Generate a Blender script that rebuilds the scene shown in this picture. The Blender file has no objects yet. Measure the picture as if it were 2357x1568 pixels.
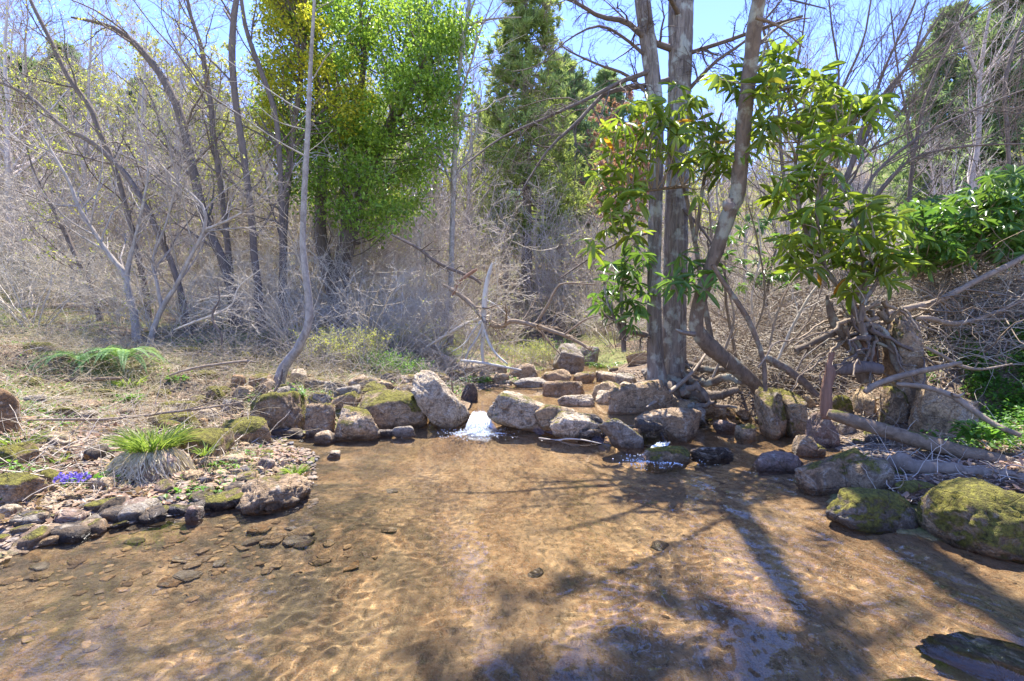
import bpy, math, random
import numpy as np
from math import radians as R, pi as PI
random.seed(7)
RNG = np.random.default_rng(11)
SC = bpy.context.scene
C = SC.collection

# ------------------------------------------------------------ camera, sky, sun, exposure
CAM_H = 1.2
FPX = 1178.5            # focal length in photo units (the photo taken as 2357 x 1568)
HY = 737.0              # horizon row
cam_d = bpy.data.cameras.new('camera'); cam = bpy.data.objects.new('camera', cam_d); C.objects.link(cam)
cam.location = (0, 0, CAM_H); cam.rotation_euler = (R(90), 0, 0)
cam_d.sensor_width = 36; cam_d.lens = 18.0; cam_d.shift_y = -(784 - HY) / 2357.0
cam_d.clip_start = 0.05; cam_d.clip_end = 2000
SC.camera = cam
SUN_EL, SUN_AZ = 64.0, 1.0      # azimuth clockwise from +Y
w = bpy.data.worlds.new('World'); SC.world = w; w.use_nodes = True
nt = w.node_tree
sky = nt.nodes.new('ShaderNodeTexSky'); sky.sky_type = 'NISHITA'; sky.sun_disc = False
sky.sun_elevation = R(SUN_EL); sky.sun_rotation = R(SUN_AZ)
sky.air_density = 1.0; sky.dust_density = 0.0; sky.ozone_density = 3.0; sky.altitude = 1800
bg = nt.nodes['Background']; bg.inputs[1].default_value = 0.15
hs = nt.nodes.new('ShaderNodeHueSaturation'); hs.inputs['Saturation'].default_value = 1.12; hs.inputs['Value'].default_value = .88; hs.inputs['Hue'].default_value = .52; nt.links.new(sky.outputs[0], hs.inputs['Color'])
nt.links.new(hs.outputs[0], bg.inputs[0])
sl = bpy.data.lights.new('sun', 'SUN'); sl.energy = 3.5; sl.angle = R(0.55); sl.color = (1.0, .95, .86)
so = bpy.data.objects.new('sun', sl); C.objects.link(so)
so.rotation_euler = (R(90 - SUN_EL), 0, R(180 - SUN_AZ)); so.location = (0, 0, 30)
# a sun lamp shines along its local -Z: tilt it so that it comes from +Y
from mathutils import Vector, Matrix
_sd = Vector((math.sin(R(SUN_AZ)) * math.cos(R(SUN_EL)), math.cos(R(SUN_AZ)) * math.cos(R(SUN_EL)), math.sin(R(SUN_EL))))
so.rotation_euler = _sd.to_track_quat('Z', 'Y').to_euler()
SC.view_settings.view_transform = 'Standard'; SC.view_settings.look = 'None'
SC.view_settings.exposure = 2.2; SC.view_settings.gamma = 1
SC.cycles.max_bounces = 6; SC.cycles.diffuse_bounces = 3; SC.cycles.glossy_bounces = 2
SC.cycles.transmission_bounces = 4; SC.cycles.transparent_max_bounces = 12
SC.cycles.use_denoising = True; SC.cycles.caustics_reflective = False; SC.cycles.caustics_refractive = True; sl.cycles.is_caustics_light = True
SC.cycles.sample_clamp_indirect = 4

# ------------------------------------------------------------ helpers
def _hash(i, j, k):
    h = (i * 374761393 + j * 668265263 + k * 2147483647 + 1274126177) & 0xffffffff
    h = ((h ^ (h >> 13)) * 1274126177) & 0xffffffff
    h = ((h ^ (h >> 15)) * 2246822519) & 0xffffffff
    return ((h ^ (h >> 16)) & 0xffffff) / 16777215.0
def vnoise(x, y, z=0.0):
    x = np.asarray(x, float); y = np.asarray(y, float); z = np.asarray(z, float) + np.zeros_like(x)
    i = np.floor(x).astype(np.int64); j = np.floor(y).astype(np.int64); k = np.floor(z).astype(np.int64)
    u = x - i; v = y - j; t = z - k
    u = u*u*(3-2*u); v = v*v*(3-2*v); t = t*t*(3-2*t)
    r = 0
    for a in (0, 1):
        for b in (0, 1):
            for c in (0, 1):
                r = r + _hash(i+a, j+b, k+c) * (u if a else 1-u) * (v if b else 1-v) * (t if c else 1-t)
    return r * 2 - 1
def fbm(x, y, z=0.0, o=4, g=.5):
    s = 0; a = 1.0; f = 1.0; n = 0
    for q in range(o):
        s = s + a * vnoise(np.asarray(x)*f + 17.3*q, np.asarray(y)*f + 5.1*q, np.asarray(z)*f + 9.7*q); n += a
        a *= g; f *= 2.03
    return s / n
def sstep(a, b, x):
    t = np.clip((x - a) / (b - a), 0, 1); return t*t*(3-2*t)
def P(px, py, Y):
    px = np.asarray(px, float); py = np.asarray(py, float); Y = np.asarray(Y, float)
    return np.stack(np.broadcast_arrays((px - FPX) / FPX * Y, Y, CAM_H - (py - HY) / FPX * Y), -1)

def mk(name, V, F, mat, smooth=True, parent=None, loc=(0, 0, 0), attrs=None):
    """V (n,3) world coordinates; F list of (m,3) / (m,4) index arrays; stored relative to loc"""
    V = np.asarray(V, np.float32) - np.asarray(loc, np.float32)
    me = bpy.data.meshes.new(name)
    me.vertices.add(len(V)); me.vertices.foreach_set('co', V.ravel())
    li = np.concatenate([np.asarray(f, np.int32).ravel() for f in F])
    tot = np.concatenate([np.full(len(f), np.asarray(f).shape[1], np.int32) for f in F])
    st = np.concatenate([[0], np.cumsum(tot)[:-1]]).astype(np.int32)
    me.loops.add(len(li)); me.loops.foreach_set('vertex_index', li)
    me.polygons.add(len(tot)); me.polygons.foreach_set('loop_start', st); me.polygons.foreach_set('loop_total', tot)
    me.update(calc_edges=True)
    me.polygons.foreach_set('use_smooth', np.full(len(tot), bool(smooth)))
    if attrs:
        for k, a in attrs.items():
            at = me.attributes.new(k, 'FLOAT', 'POINT'); at.data.foreach_set('value', np.asarray(a, np.float32))
    me.materials.append(mat)
    o = bpy.data.objects.new(name, me); C.objects.link(o)
    if parent is not None: o.parent = parent
    else: o.location = loc
    return o
def tag(o, label=None, cat=None, group=None, kind=None):
    if label: o['label'] = label
    if cat: o['category'] = cat
    if group: o['group'] = group
    if kind: o['kind'] = kind
    return o
def thing(name, label, cat, loc=(0, 0, 0), group=None):
    o = bpy.data.objects.new(name, None); C.objects.link(o); o.location = [float(c) for c in loc]
    o.empty_display_size = .2
    return tag(o, label, cat, group)
def dup(root, loc, rz=0, s=1.0, label=None, group=None):
    c = root.copy(); C.objects.link(c); c.location = loc; c.rotation_euler = (0, 0, rz); c.scale = (s, s, s)
    if label: c['label'] = label
    if group: c['group'] = group
    for ch in root.children:
        d = ch.copy(); C.objects.link(d); d.parent = c
    return c

class Tubes:
    def __init__(s): s.V = []; s.F = []; s.n = 0
    def add(s, pts, rad, k=4):
        pts = np.asarray(pts, float); rad = np.asarray(rad, float)
        if pts.ndim == 2: pts = pts[None]; rad = rad[None]
        Pn, N, _ = pts.shape
        T = np.gradient(pts, axis=1); T /= np.linalg.norm(T, axis=2, keepdims=True) + 1e-9
        m = T.mean(1); m /= np.linalg.norm(m, axis=1, keepdims=True) + 1e-9
        ref = np.zeros((Pn, 3)); ref[np.arange(Pn), np.argmin(np.abs(m), 1)] = 1
        n1 = np.cross(T, ref[:, None]); n1 /= np.linalg.norm(n1, axis=2, keepdims=True) + 1e-9
        n2 = np.cross(T, n1)
        a = np.arange(k) * 2 * PI / k
        ring = pts[:, :, None] + rad[:, :, None, None] * (np.cos(a)[None, None, :, None]*n1[:, :, None] + np.sin(a)[None, None, :, None]*n2[:, :, None])
        s.V.append(ring.reshape(-1, 3))
        b = (np.arange(Pn)[:, None, None]*N + np.arange(N-1)[None, :, None])*k
        c0 = np.arange(k)[None, None]; c1 = (c0 + 1) % k
        s.F.append(np.stack(np.broadcast_arrays(b+c0, b+c1, b+k+c1, b+k+c0), -1).reshape(-1, 4) + s.n)
        s.n += Pn*N*k
        return s
    def build(s, name, mat, parent=None, loc=(0, 0, 0), rough=0, rs=6):
        V = np.concatenate(s.V)
        if rough:
            q = V * rs
            V = V + rough*np.stack([fbm(q[:, 0]+a, q[:, 1], q[:, 2]*.5, 3) for a in (0, 31, 77)], -1)
        return mk(name, V, [np.concatenate(s.F)], mat, True, parent, loc)
class Soup:
    """many small copies of a template shape in one mesh"""
    def __init__(s): s.V = []; s.F = {3: [], 4: []}; s.n = 0
    def add(s, tmpl, pos, side, dirn, nor, sc, sw=None):
        tv, tf = tmpl; M = len(pos)
        sc = np.broadcast_to(np.asarray(sc, float), (M,)); sw = sc if sw is None else np.broadcast_to(np.asarray(sw, float), (M,))
        V = pos[:, None] + (tv[None, :, 0:1]*sw[:, None, None])*side[:, None] + (tv[None, :, 1:2]*sc[:, None, None])*dirn[:, None] + (tv[None, :, 2:3]*sc[:, None, None])*nor[:, None]
        s.V.append(V.reshape(-1, 3)); o = (np.arange(M)*len(tv))[:, None, None]
        for k in tf: s.F[k].append((np.asarray(tf[k])[None] + o).reshape(-1, k) + s.n)
        s.n += M*len(tv); return s
    def build(s, name, mat, parent=None, loc=(0, 0, 0), smooth=False):
        F = [np.concatenate(f) for f in s.F.values() if f]
        return mk(name, np.concatenate(s.V), F, mat, smooth, parent, loc)
def unit(v): return v / (np.linalg.norm(v, axis=-1, keepdims=True) + 1e-9)
def frames(dirn, rng, up=None, upw=0.0):
    dirn = unit(dirn); r = rng.normal(size=dirn.shape)
    if up is not None: r = r*(1-upw) + np.asarray(up)*upw*2
    n = unit(r - (r*dirn).sum(-1, keepdims=True)*dirn)
    return unit(np.cross(dirn, n)), dirn, n
DIAMOND = (np.array([[0, 0, 0], [.5, .45, .08], [0, 1, 0], [-.5, .45, .08]], float), {3: [[0, 1, 2], [0, 2, 3]]})
QUAD = (np.array([[-.5, 0, 0], [.5, 0, 0], [.4, 1, 0], [-.4, 1, 0]], float), {4: [[0, 1, 2, 3]]})
BLADE = (np.array([[-.5, 0, 0], [.5, 0, 0], [.35, .5, .12], [-.35, .5, .12], [0, 1, .4]], float), {4: [[0, 1, 2, 3]], 3: [[3, 2, 4]]})
def long_leaf(curl=.18, fold=.22):
    ys = [0, .12, .3, .55, .8, .93, 1.0]; ws = [.03, .28, .46, .5, .36, .18, 0.01]
    V = []
    for y, w_ in zip(ys, ws):
        d = -curl*y*y
        V += [[-w_+.06*math.sin(y*5)*(curl > .3), y, d + fold*w_], [.05*math.sin(y*4)*(fold > .3), y, d], [w_, y, d + fold*w_*.8]]
    F = []
    for i in range(6):
        a = i*3; F += [[a, a+1, a+4, a+3], [a+1, a+2, a+5, a+4]]
    return (np.array(V, float), {4: F})
LONGLEAF = long_leaf(); LEAFV = [LONGLEAF, long_leaf(.05, .42), long_leaf(.38, .1), long_leaf(-.12, .3)]

def resample(pts, N):
    """Catmull-Rom through the rows of pts, N samples"""
    p = np.asarray(pts, float); n = len(p)
    if n == 2: return p[0] + (p[1]-p[0])*np.linspace(0, 1, N)[:, None]
    q = np.vstack([2*p[0]-p[1], p, 2*p[-1]-p[-2]])
    d = np.concatenate([[0], np.cumsum(np.linalg.norm(np.diff(p[:, :2], axis=0), axis=1))]); d /= d[-1]
    t = np.linspace(0, 1, N); i = np.clip(np.searchsorted(d, t, 'right')-1, 0, n-2)
    u = ((t-d[i])/(d[i+1]-d[i]+1e-9))[:, None]
    a, b, c, e = q[i], q[i+1], q[i+2], q[i+3]
    return .5*((2*b)+(c-a)*u+(2*a-5*b+4*c-e)*u*u+(3*b-a-3*c+e)*u**3)
def trace(pl, Y, N=16, w0=10, w1=4, wob=0.0, rng=RNG):
    """polyline in photo units [(px,py[,width])], depth Y or (Y0,Y1): world points, radii"""
    p = [list(q)+[None]*(3-len(q)) for q in pl]
    ws = np.linspace(w0, w1, len(p)); p = [[a, b, ws[i] if c is None else c] for i, (a, b, c) in enumerate(p)]
    s = resample(p, N)
    Ys = np.linspace(Y[0], Y[1], N) if isinstance(Y, tuple) else np.full(N, float(Y))
    pts = P(s[:, 0], s[:, 1], Ys)
    if wob: pts = pts + rng.normal(size=pts.shape)*wob
    return pts, s[:, 2]/2/FPX*Ys
def grow(pp, pr, n, t0, t1, L, ang, N=6, wob=.15, up=0.0, rr=.55, rng=RNG, absL=False, rmin=.002, bias=None, taper=.3, spread=.35):
    pp = np.asarray(pp, float); pr = np.asarray(pr, float)
    if pp.ndim == 2: pp = pp[None]; pr = pr[None]
    Pn, M, _ = pp.shape
    t = rng.uniform(t0, t1, (Pn, n)); x = t*(M-1); i = np.minimum(x.astype(int), M-2); f = x-i
    ar = np.arange(Pn)[:, None]
    base = pp[ar, i]*(1-f[..., None]) + pp[ar, i+1]*f[..., None]
    r0 = (pr[ar, i]*(1-f)+pr[ar, i+1]*f)*rr
    T = unit(pp[ar, i+1]-pp[ar, i])
    plen = np.linalg.norm(np.diff(pp, axis=1), axis=2).sum(1)[:, None]
    ln = L*(1 if absL else plen)*rng.uniform(.55, 1.2, (Pn, n))*(1-.45*(t-t0)/(t1-t0+1e-6))
    v = rng.normal(size=T.shape)
    if bias is not None: v = v + np.asarray(bias)
    v = unit(v-(v*T).sum(-1, keepdims=True)*T)
    a = ang*(1+spread*rng.uniform(-1, 1, t.shape))[..., None]
    d = np.cos(a)*T+np.sin(a)*v
    B = base.reshape(-1, 3); D = d.reshape(-1, 3); ln = ln.ravel(); r0 = np.maximum(r0.ravel(), rmin)
    pts = [B]
    for k in range(N-1):
        D = unit(D+rng.normal(size=D.shape)*wob+np.array([0, 0, up])); pts.append(pts[-1]+D*(ln/(N-1))[:, None])
    rad = r0[:, None]*np.linspace(1, taper, N)[None]
    return np.stack(pts, 1), np.maximum(rad, rmin*.7)
def tips(pp, rng, per, t0=.3, t1=1.0):
    Pn, M, _ = pp.shape
    t = rng.uniform(t0, t1, (Pn, per)); x = t*(M-1); i = np.minimum(x.astype(int), M-2); f = (x-i)[..., None]
    ar = np.arange(Pn)[:, None]
    pos = pp[ar, i]*(1-f)+pp[ar, i+1]*f; T = unit(pp[ar, i+1]-pp[ar, i])
    return pos.reshape(-1, 3), T.reshape(-1, 3)

# ------------------------------------------------------------ terrain height
POOL = np.array([(-2.9, -4), (-4.2, 0.5), (-3.3, 2.3), (-2.56, 2.56), (-2.41, 2.99), (-2.03, 3.19), (-1.42, 3.5), (-1.42, 3.95), (-1.75, 4.6), (-2.35, 5.15),
                 (-1.7, 5.75), (-.5, 5.9), (-.55, 7.0), (-.3, 8.1), (.2, 8.3), (.3, 9.6), (1.0, 11), (.5, 14), (.8, 18), (1.8, 18), (1.7, 14), (2.1, 11), (1.9, 8.6), (1.8, 7.3), (2.6, 6.3), (3.2, 5.7),
                 (3.0, 4.7), (2.35, 4.05), (2.1, 3.5), (1.95, 3.0), (2.3, 2.75), (2.75, 2.35), (3.6, 1.2), (4.2, -4)], float)
def sdf(x, y):
    x = np.asarray(x, float); y = np.asarray(y, float); sh = x.shape; q = np.stack([x.ravel(), y.ravel()], -1)
    d = np.full(len(q), 1e9); ins = np.zeros(len(q), bool); n = len(POOL)
    for k in range(n):
        a = POOL[k]; b = POOL[(k+1) % n]; e = b-a; v = q-a
        t = np.clip((v@e)/(e@e), 0, 1); d = np.minimum(d, np.hypot(*(v-t[:, None]*e).T))
        c = ((a[1] > q[:, 1]) != (b[1] > q[:, 1])) & (q[:, 0] < (b[0]-a[0])*(q[:, 1]-a[1])/(b[1]-a[1]+1e-12)+a[0])
        ins ^= c
    return np.where(ins, -d, d).reshape(sh)
def ydam(x): return np.interp(x, [-6, -3, -.5, 1.0, 1.45, 2.0, 3.2, 8], [6.3, 6.0, 5.62, 4.85, 4.75, 5.5, 6.2, 7])
def level(x, y): return .15*sstep(0, .32, y-ydam(x)) + .25*sstep(8, 20, y)
def height(x, y):
    x = np.asarray(x, float); y = np.asarray(y, float)
    d = sdf(x, y); d = d + .13*fbm(x*1.3, y*1.3, 3, 3)*sstep(0, 2, y)
    lv = level(x, y)
    dd = np.maximum(d, 0)
    left = np.interp(dd, [0, .5, 1, 2, 3.5, 6, 10, 20, 40, 80], [0, .07, .13, .26, .45, .75, 1.1, 1.9, 4, 9])
    rlow = np.interp(dd, [0, .5, 1, 1.7, 2.3, 3, 5, 8, 20, 40, 80], [0, .07, .14, .27, .62, 1.05, 1.75, 2.3, 3.4, 5, 9])
    right = np.interp(dd, [0, .25, .6, 1.2, 2, 3, 5, 8, 20, 40, 80], [0, .12, .25, .5, .85, 1.2, 1.75, 2.3, 3.4, 5, 9])
    kk = sstep(4.7, 5.6, y); right = right*kk+rlow*(1-kk)
    xc = np.interp(y, [-4, 2, 5, 8, 12, 18, 40], [0, 0, .6, .9, 1.3, 1.3, 1.3])
    wr = sstep(-.3, .6, x-xc)
    far = sstep(6, 13, y)
    right = right*(1-far) + (left*.9+.1*right)*far
    bank = left*(1-wr)+right*wr
    bed = -np.minimum(.30, .05+.22*np.maximum(-d, 0))*(1-.55*sstep(5.6, 6.2, y))
    # shallow cobble shelf at the lower left
    z = lv + np.where(d > 0, bank, bed)
    z = z + .035*fbm(x*1.7, y*1.7, 0, 4)*sstep(-.3, .5, d) + .012*fbm(x*4, y*4, 8, 3) + .20*fbm(x*.45, y*.45, 2, 4)*sstep(1.2, 5, d) + .09*np.abs(fbm(x*1.4, y*1.4, 6, 3))*sstep(1.5, 3, d)
    z = z + sstep(13, 75, y)*10*(1+.5*fbm(x*.03, y*.03, 5, 2)) + sstep(20, 120, np.abs(x-3))*6*sstep(5, 40, y)
    return z
def hit(px, py, water=True, ymax=60):
    Y = np.exp(np.linspace(math.log(1.4), math.log(ymax), 500))
    p = P(px, py, Y); g = height(p[:, 0], p[:, 1])
    if water: g = np.maximum(g, np.where(sdf(p[:, 0], p[:, 1]) < .1, level(p[:, 0], p[:, 1]), -9))
    k = np.where(p[:, 2] <= g)[0]
    return p[k[0]] if len(k) else p[-1]
def hz(x, y): return float(height(np.array([x]), np.array([y]))[0])

# ------------------------------------------------------------ materials
class NB:
    def __init__(s, name):
        s.m = bpy.data.materials.new(name); s.m.use_nodes = True; s.t = s.m.node_tree
        s.t.nodes.clear(); s.out = s.n('ShaderNodeOutputMaterial')
    def n(s, typ, **kw):
        o = s.t.nodes.new(typ)
        for k, v in kw.items(): setattr(o, k, v)
        return o
    def set(s, node, idx, v):
        if isinstance(v, bpy.types.NodeSocket): s.t.links.new(v, node.inputs[idx])
        else: node.inputs[idx].default_value = v
    def noise(s, vec, scale, detail=4, rough=.55, dist=0.0):
        o = s.n('ShaderNodeTexNoise'); s.set(o, 'Scale', scale); s.set(o, 'Detail', detail); s.set(o, 'Roughness', rough); s.set(o, 'Distortion', dist)
        if vec is not None: s.t.links.new(vec, o.inputs['Vector'])
        return o.outputs['Fac']
    def mapr(s, vec, sc=(1, 1, 1), rot=(0, 0, 0)):
        o = s.n('ShaderNodeMapping'); o.inputs['Scale'].default_value = sc; o.inputs['Rotation'].default_value = rot
        s.t.links.new(vec, o.inputs['Vector']); return o.outputs[0]
    def ramp(s, fac, stops):
        o = s.n('ShaderNodeValToRGB'); cr = o.color_ramp
        while len(cr.elements) < len(stops): cr.elements.new(.5)
        for e, (p, c) in zip(cr.elements, stops):
            e.position = p; e.color = (*c, 1) if not isinstance(c, (int, float)) else (c, c, c, 1)
        s.t.links.new(fac, o.inputs[0]); return o.outputs[0]
    def mix(s, f, a, b, mode='MIX'):
        o = s.n('ShaderNodeMix', data_type='RGBA', blend_type=mode)
        s.set(o, 0, f)
        s.set(o, 6, a if isinstance(a, bpy.types.NodeSocket) else (*a, 1)); s.set(o, 7, b if isinstance(b, bpy.types.NodeSocket) else (*b, 1))
        return o.outputs[2]
    def math(s, op, a, b=0.0, clamp=False):
        o = s.n('ShaderNodeMath', operation=op, use_clamp=clamp); s.set(o, 0, a); s.set(o, 1, b); return o.outputs[0]
    def bump(s, h, strength=.5, dist=.02, nor=None):
        o = s.n('ShaderNodeBump'); s.set(o, 'Strength', strength); s.set(o, 'Distance', dist); s.t.links.new(h, o.inputs['Height'])
        if nor is not None: s.t.links.new(nor, o.inputs['Normal'])
        return o.outputs[0]
    def prin(s, col, rough=.8, nor=None, spec=.3, **kw):
        o = s.n('ShaderNodeBsdfPrincipled'); s.set(o, 'Base Color', col if isinstance(col, bpy.types.NodeSocket) else (*col, 1)); s.set(o, 'Roughness', rough)
        s.set(o, 'Specular IOR Level', spec)
        if nor is not None: s.t.links.new(nor, o.inputs['Normal'])
        return o.outputs[0]
    def done(s, sh): s.t.links.new(sh, s.out.inputs[0]); return s.m
    def obj(s): return s.n('ShaderNodeTexCoord').outputs['Object']
    def pos(s): return s.n('ShaderNodeNewGeometry').outputs['Position']

def bark(name, dark, light, sc=(14, 14, 3), contrast=1.0, moss=0, bumpd=.02, patch=None):
    b = NB(name); o = b.obj(); v = b.mapr(o, sc)
    f1 = b.noise(v, 1.0, 6, .65, .8); f2 = b.noise(o, 3.0, 3)
    oi = b.n('ShaderNodeObjectInfo').outputs['Random']
    c = b.ramp(f1, [(.5-.18/contrast, dark), (.5+.16/contrast, light)])
    c = b.mix(b.math('MULTIPLY', f2, .6), c, tuple(x*.75 for x in light))
    c = b.mix(b.math('MULTIPLY', oi, .5), c, tuple(x*.45 for x in light))
    if patch: c = b.mix(b.ramp(b.noise(o, 5.5, 4, .6), [(.52, 0.0), (.62, 1.0)]), c, patch)
    if moss:
        g = b.n('ShaderNodeNewGeometry'); sx = b.n('ShaderNodeSeparateXYZ'); b.t.links.new(g.outputs['Normal'], sx.inputs[0])
        m = b.math('ADD', b.math('MULTIPLY', sx.outputs[2], .25), b.noise(o, 7, 4))
        c = b.mix(b.ramp(m, [(.7-moss, 0.0), (.8-moss, 1.0)]), c, (.10, .11, .02))
    return b.done(b.prin(c, .9, b.bump(f1, .8, bumpd), .15))
def leafmat(name, c1, c2, trans=.45, rough=.5, spec=.4, back=None, odd=None):
    b = NB(name); g = b.n('ShaderNodeNewGeometry'); r = g.outputs['Random Per Island']
    c = b.ramp(r, [(0.0, c1), (1.0, c2)])
    if odd: c = b.ramp(r, [(0.0, c1), (odd[0], c2), (odd[0]+.005, odd[1]), (1.0, odd[1])])
    oi = b.n('ShaderNodeObjectInfo').outputs['Random']
    hs = b.n('ShaderNodeHueSaturation'); b.t.links.new(c, hs.inputs['Color']); cn = b.noise(b.obj(), 1.1, 3, .6); b.set(hs, 'Value', b.math('ADD', b.math('MULTIPLY', cn, 1.5), .25)); b.set(hs, 'Hue', b.math('ADD', b.math('MULTIPLY', b.noise(b.obj(), 2.3, 2, .5), .05), .475)); c = hs.outputs[0]
    p = b.prin(c, rough, None, spec)
    t = b.n('ShaderNodeBsdfTranslucent')
    tc = b.mix(1.0, c, (1.0, 1.0, .45), 'MULTIPLY'); g2 = b.n('ShaderNodeGamma'); b.t.links.new(tc, g2.inputs[0]); g2.inputs[1].default_value = .8
    b.t.links.new(g2.outputs[0], t.inputs[0])
    mx = b.n('ShaderNodeMixShader'); mx.inputs[0].default_value = trans; b.t.links.new(p, mx.inputs[1]); b.t.links.new(t.outputs[0], mx.inputs[2])
    return b.done(mx.outputs[0])

def rock_mat():
    b = NB('mossy_rock'); oi = b.n('ShaderNodeObjectInfo'); g = b.n('ShaderNodeNewGeometry'); o = b.pos()
    off = b.n('ShaderNodeVectorMath', operation='ADD'); b.t.links.new(o, off.inputs[0]); b.t.links.new(oi.outputs['Random'], off.inputs[1]); o2 = off.outputs[0]
    big = b.noise(o2, 3.2, 5, .6, .5); mid = b.noise(o2, 11, 7, .7, .4); fine = b.noise(o2, 60, 5, .75)
    base = oi.outputs['Color']
    c = b.mix(b.ramp(big, [(.35, 0.0), (.65, .8)]), base, b.mix(1.0, base, (.6, .56, .5), 'MULTIPLY'))
    c = b.mix(b.ramp(mid, [(.38, .9), (.5, 0.0)]), c, (.15, .105, .065))
    c = b.mix(b.ramp(b.noise(o2, 7.5, 6, .7, 1.2), [(.54, 0.0), (.62, .75)]), c, (.62, .54, .42))
    c = b.mix(b.ramp(fine, [(.36, .75), (.52, 0.0)]), c, (.17, .12, .075))
    c = b.mix(b.ramp(b.noise(o2, 26, 6, .8), [(.4, .6), (.52, 0.0)]), c, (.2, .145, .09))
    vo = b.n('ShaderNodeTexVoronoi', feature='DISTANCE_TO_EDGE'); b.set(vo, 'Scale', 4.0); b.t.links.new(b.mapr(o2, (1, 1, 1.8), (.4, .2, 0)), vo.inputs['Vector'])
    crack = b.ramp(vo.outputs[0], [(0.0, 1.0), (.02, 0.0)])
    sx = b.n('ShaderNodeSeparateXYZ'); b.t.links.new(g.outputs['Normal'], sx.inputs[0])
    m = b.math('ADD', b.math('ADD', b.math('MULTIPLY', sx.outputs[2], .42), b.math('MULTIPLY', b.math('SUBTRACT', mid, .5), .9)), b.math('MULTIPLY', b.math('SUBTRACT', big, .5), 1.3))
    m = b.math('ADD', m, b.math('SUBTRACT', b.math('MULTIPLY', oi.outputs['Alpha'], .85), .66))
    mossf = b.ramp(m, [(.06, 0.0), (.2, 1.0)])
    mc = b.ramp(b.noise(o2, 38, 4, .7), [(.3, (.07, .055, .018)), (.46, (.19, .165, .035)), (.66, (.34, .31, .05))])
    c = b.mix(mossf, c, mc)
    # a wet band just above the water
    pz = b.n('ShaderNodeSeparateXYZ'); b.t.links.new(b.pos(), pz.inputs[0])
    wn = b.math('ADD', pz.outputs[2], b.math('MULTIPLY', b.math('SUBTRACT', big, .5), .12))
    wet = b.ramp(b.math('ADD', wn, .5), [(.40, .25), (.47, 1.0), (.525, 1.0), (.56, 0.0)])
    c = b.mix(b.math('MULTIPLY', wet, .8), c, b.mix(1.0, c, (.32, .28, .24), 'MULTIPLY'))
    h = b.math('ADD', b.math('ADD', b.math('MULTIPLY', mid, 1.2), b.math('MULTIPLY', fine, .35)), b.math('MULTIPLY', b.math('MULTIPLY', mossf, b.noise(o2, 90, 3, .8)), .7))
    h = b.math('SUBTRACT', h, b.math('MULTIPLY', crack, .25))
    ro = b.math('SUBTRACT', .88, b.math('MULTIPLY', wet, .6))
    return b.done(b.prin(c, ro, b.bump(h, 1.0, .06), .3))

def ground_mat():
    b = NB('stream_bank_ground'); o = b.pos()
    at = lambda n: b.n('ShaderNodeAttribute', attribute_name=n).outputs['Fac']
    d = at('shore'); gr = at('green'); shelf = at('shelf')
    n1 = b.noise(o, 1.1, 6, .65); n2 = b.noise(o, 9, 6, .7); n3 = b.noise(o, 45, 5, .75); n4 = b.noise(o, 3.2, 5, .65, .6)
    # dry bank: litter, soil, moss
    soil = b.ramp(n3, [(.3, (.07, .05, .032)), (.48, (.20, .145, .095)), (.66, (.40, .31, .22))])
    soil = b.mix(b.ramp(n2, [(.4, .7), (.55, 0.0)]), soil, (.10, .062, .042))
    green = b.ramp(n3, [(.3, (.06, .07, .02)), (.6, (.24, .25, .08))])
    gm = b.ramp(b.math('ADD', b.math('MULTIPLY', gr, .55), b.math('MULTIPLY', n2, .6)), [(.47, 0.0), (.62, .85)])
    dry = b.mix(gm, soil, green)
    # bed of the stream: sand and gravel
    fl = b.mapr(o, (1.6, .8, 1), (0, 0, .35))
    s1 = b.noise(fl, 2.2, 5, .6, .8); s2 = b.noise(fl, 16, 6, .75, .6)
    sand = b.ramp(s1, [(.3, (.24, .135, .07)), (.45, (.47, .27, .13)), (.58, (.64, .41, .21)), (.72, (.38, .25, .14))])
    sand = b.mix(b.ramp(s2, [(.38, .75), (.52, 0.0)]), sand, (.12, .075, .04))
    sand = b.mix(b.ramp(b.noise(o, 60, 4, .8), [(.55, 0.0), (.72, .7)]), sand, (.55, .42, .27))
    sand = b.mix(b.ramp(b.noise(b.mapr(o, (1, 1, 1), (0, 0, .6)), 30, 4, .7, 3.5), [(.5, 0.0), (.60, .55), (.64, 0.0)]), sand, (.66, .55, .36))  # pale wavy streaks: caustic light painted into the sand colour
    grav = b.mix(b.math('MULTIPLY', b.ramp(n4, [(.32, 0.0), (.55, .9)]), b.math('ADD', shelf, .22, True)), sand, b.ramp(n2, [(.35, (.05, .045, .04)), (.6, (.18, .15, .10))]))
    bf = b.ramp(b.math('ADD', d, b.math('MULTIPLY', b.math('SUBTRACT', n2, .5), .1)), [(.46, 0.0), (.53, 1.0)])
    c = b.mix(bf, grav, dry)
    h = b.math('ADD', b.math('ADD', n3, b.math('MULTIPLY', n2, 1.2)), b.math('MULTIPLY', s2, .6))
    return b.done(b.prin(c, .92, b.bump(h, .9, .03), .2))

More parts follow.
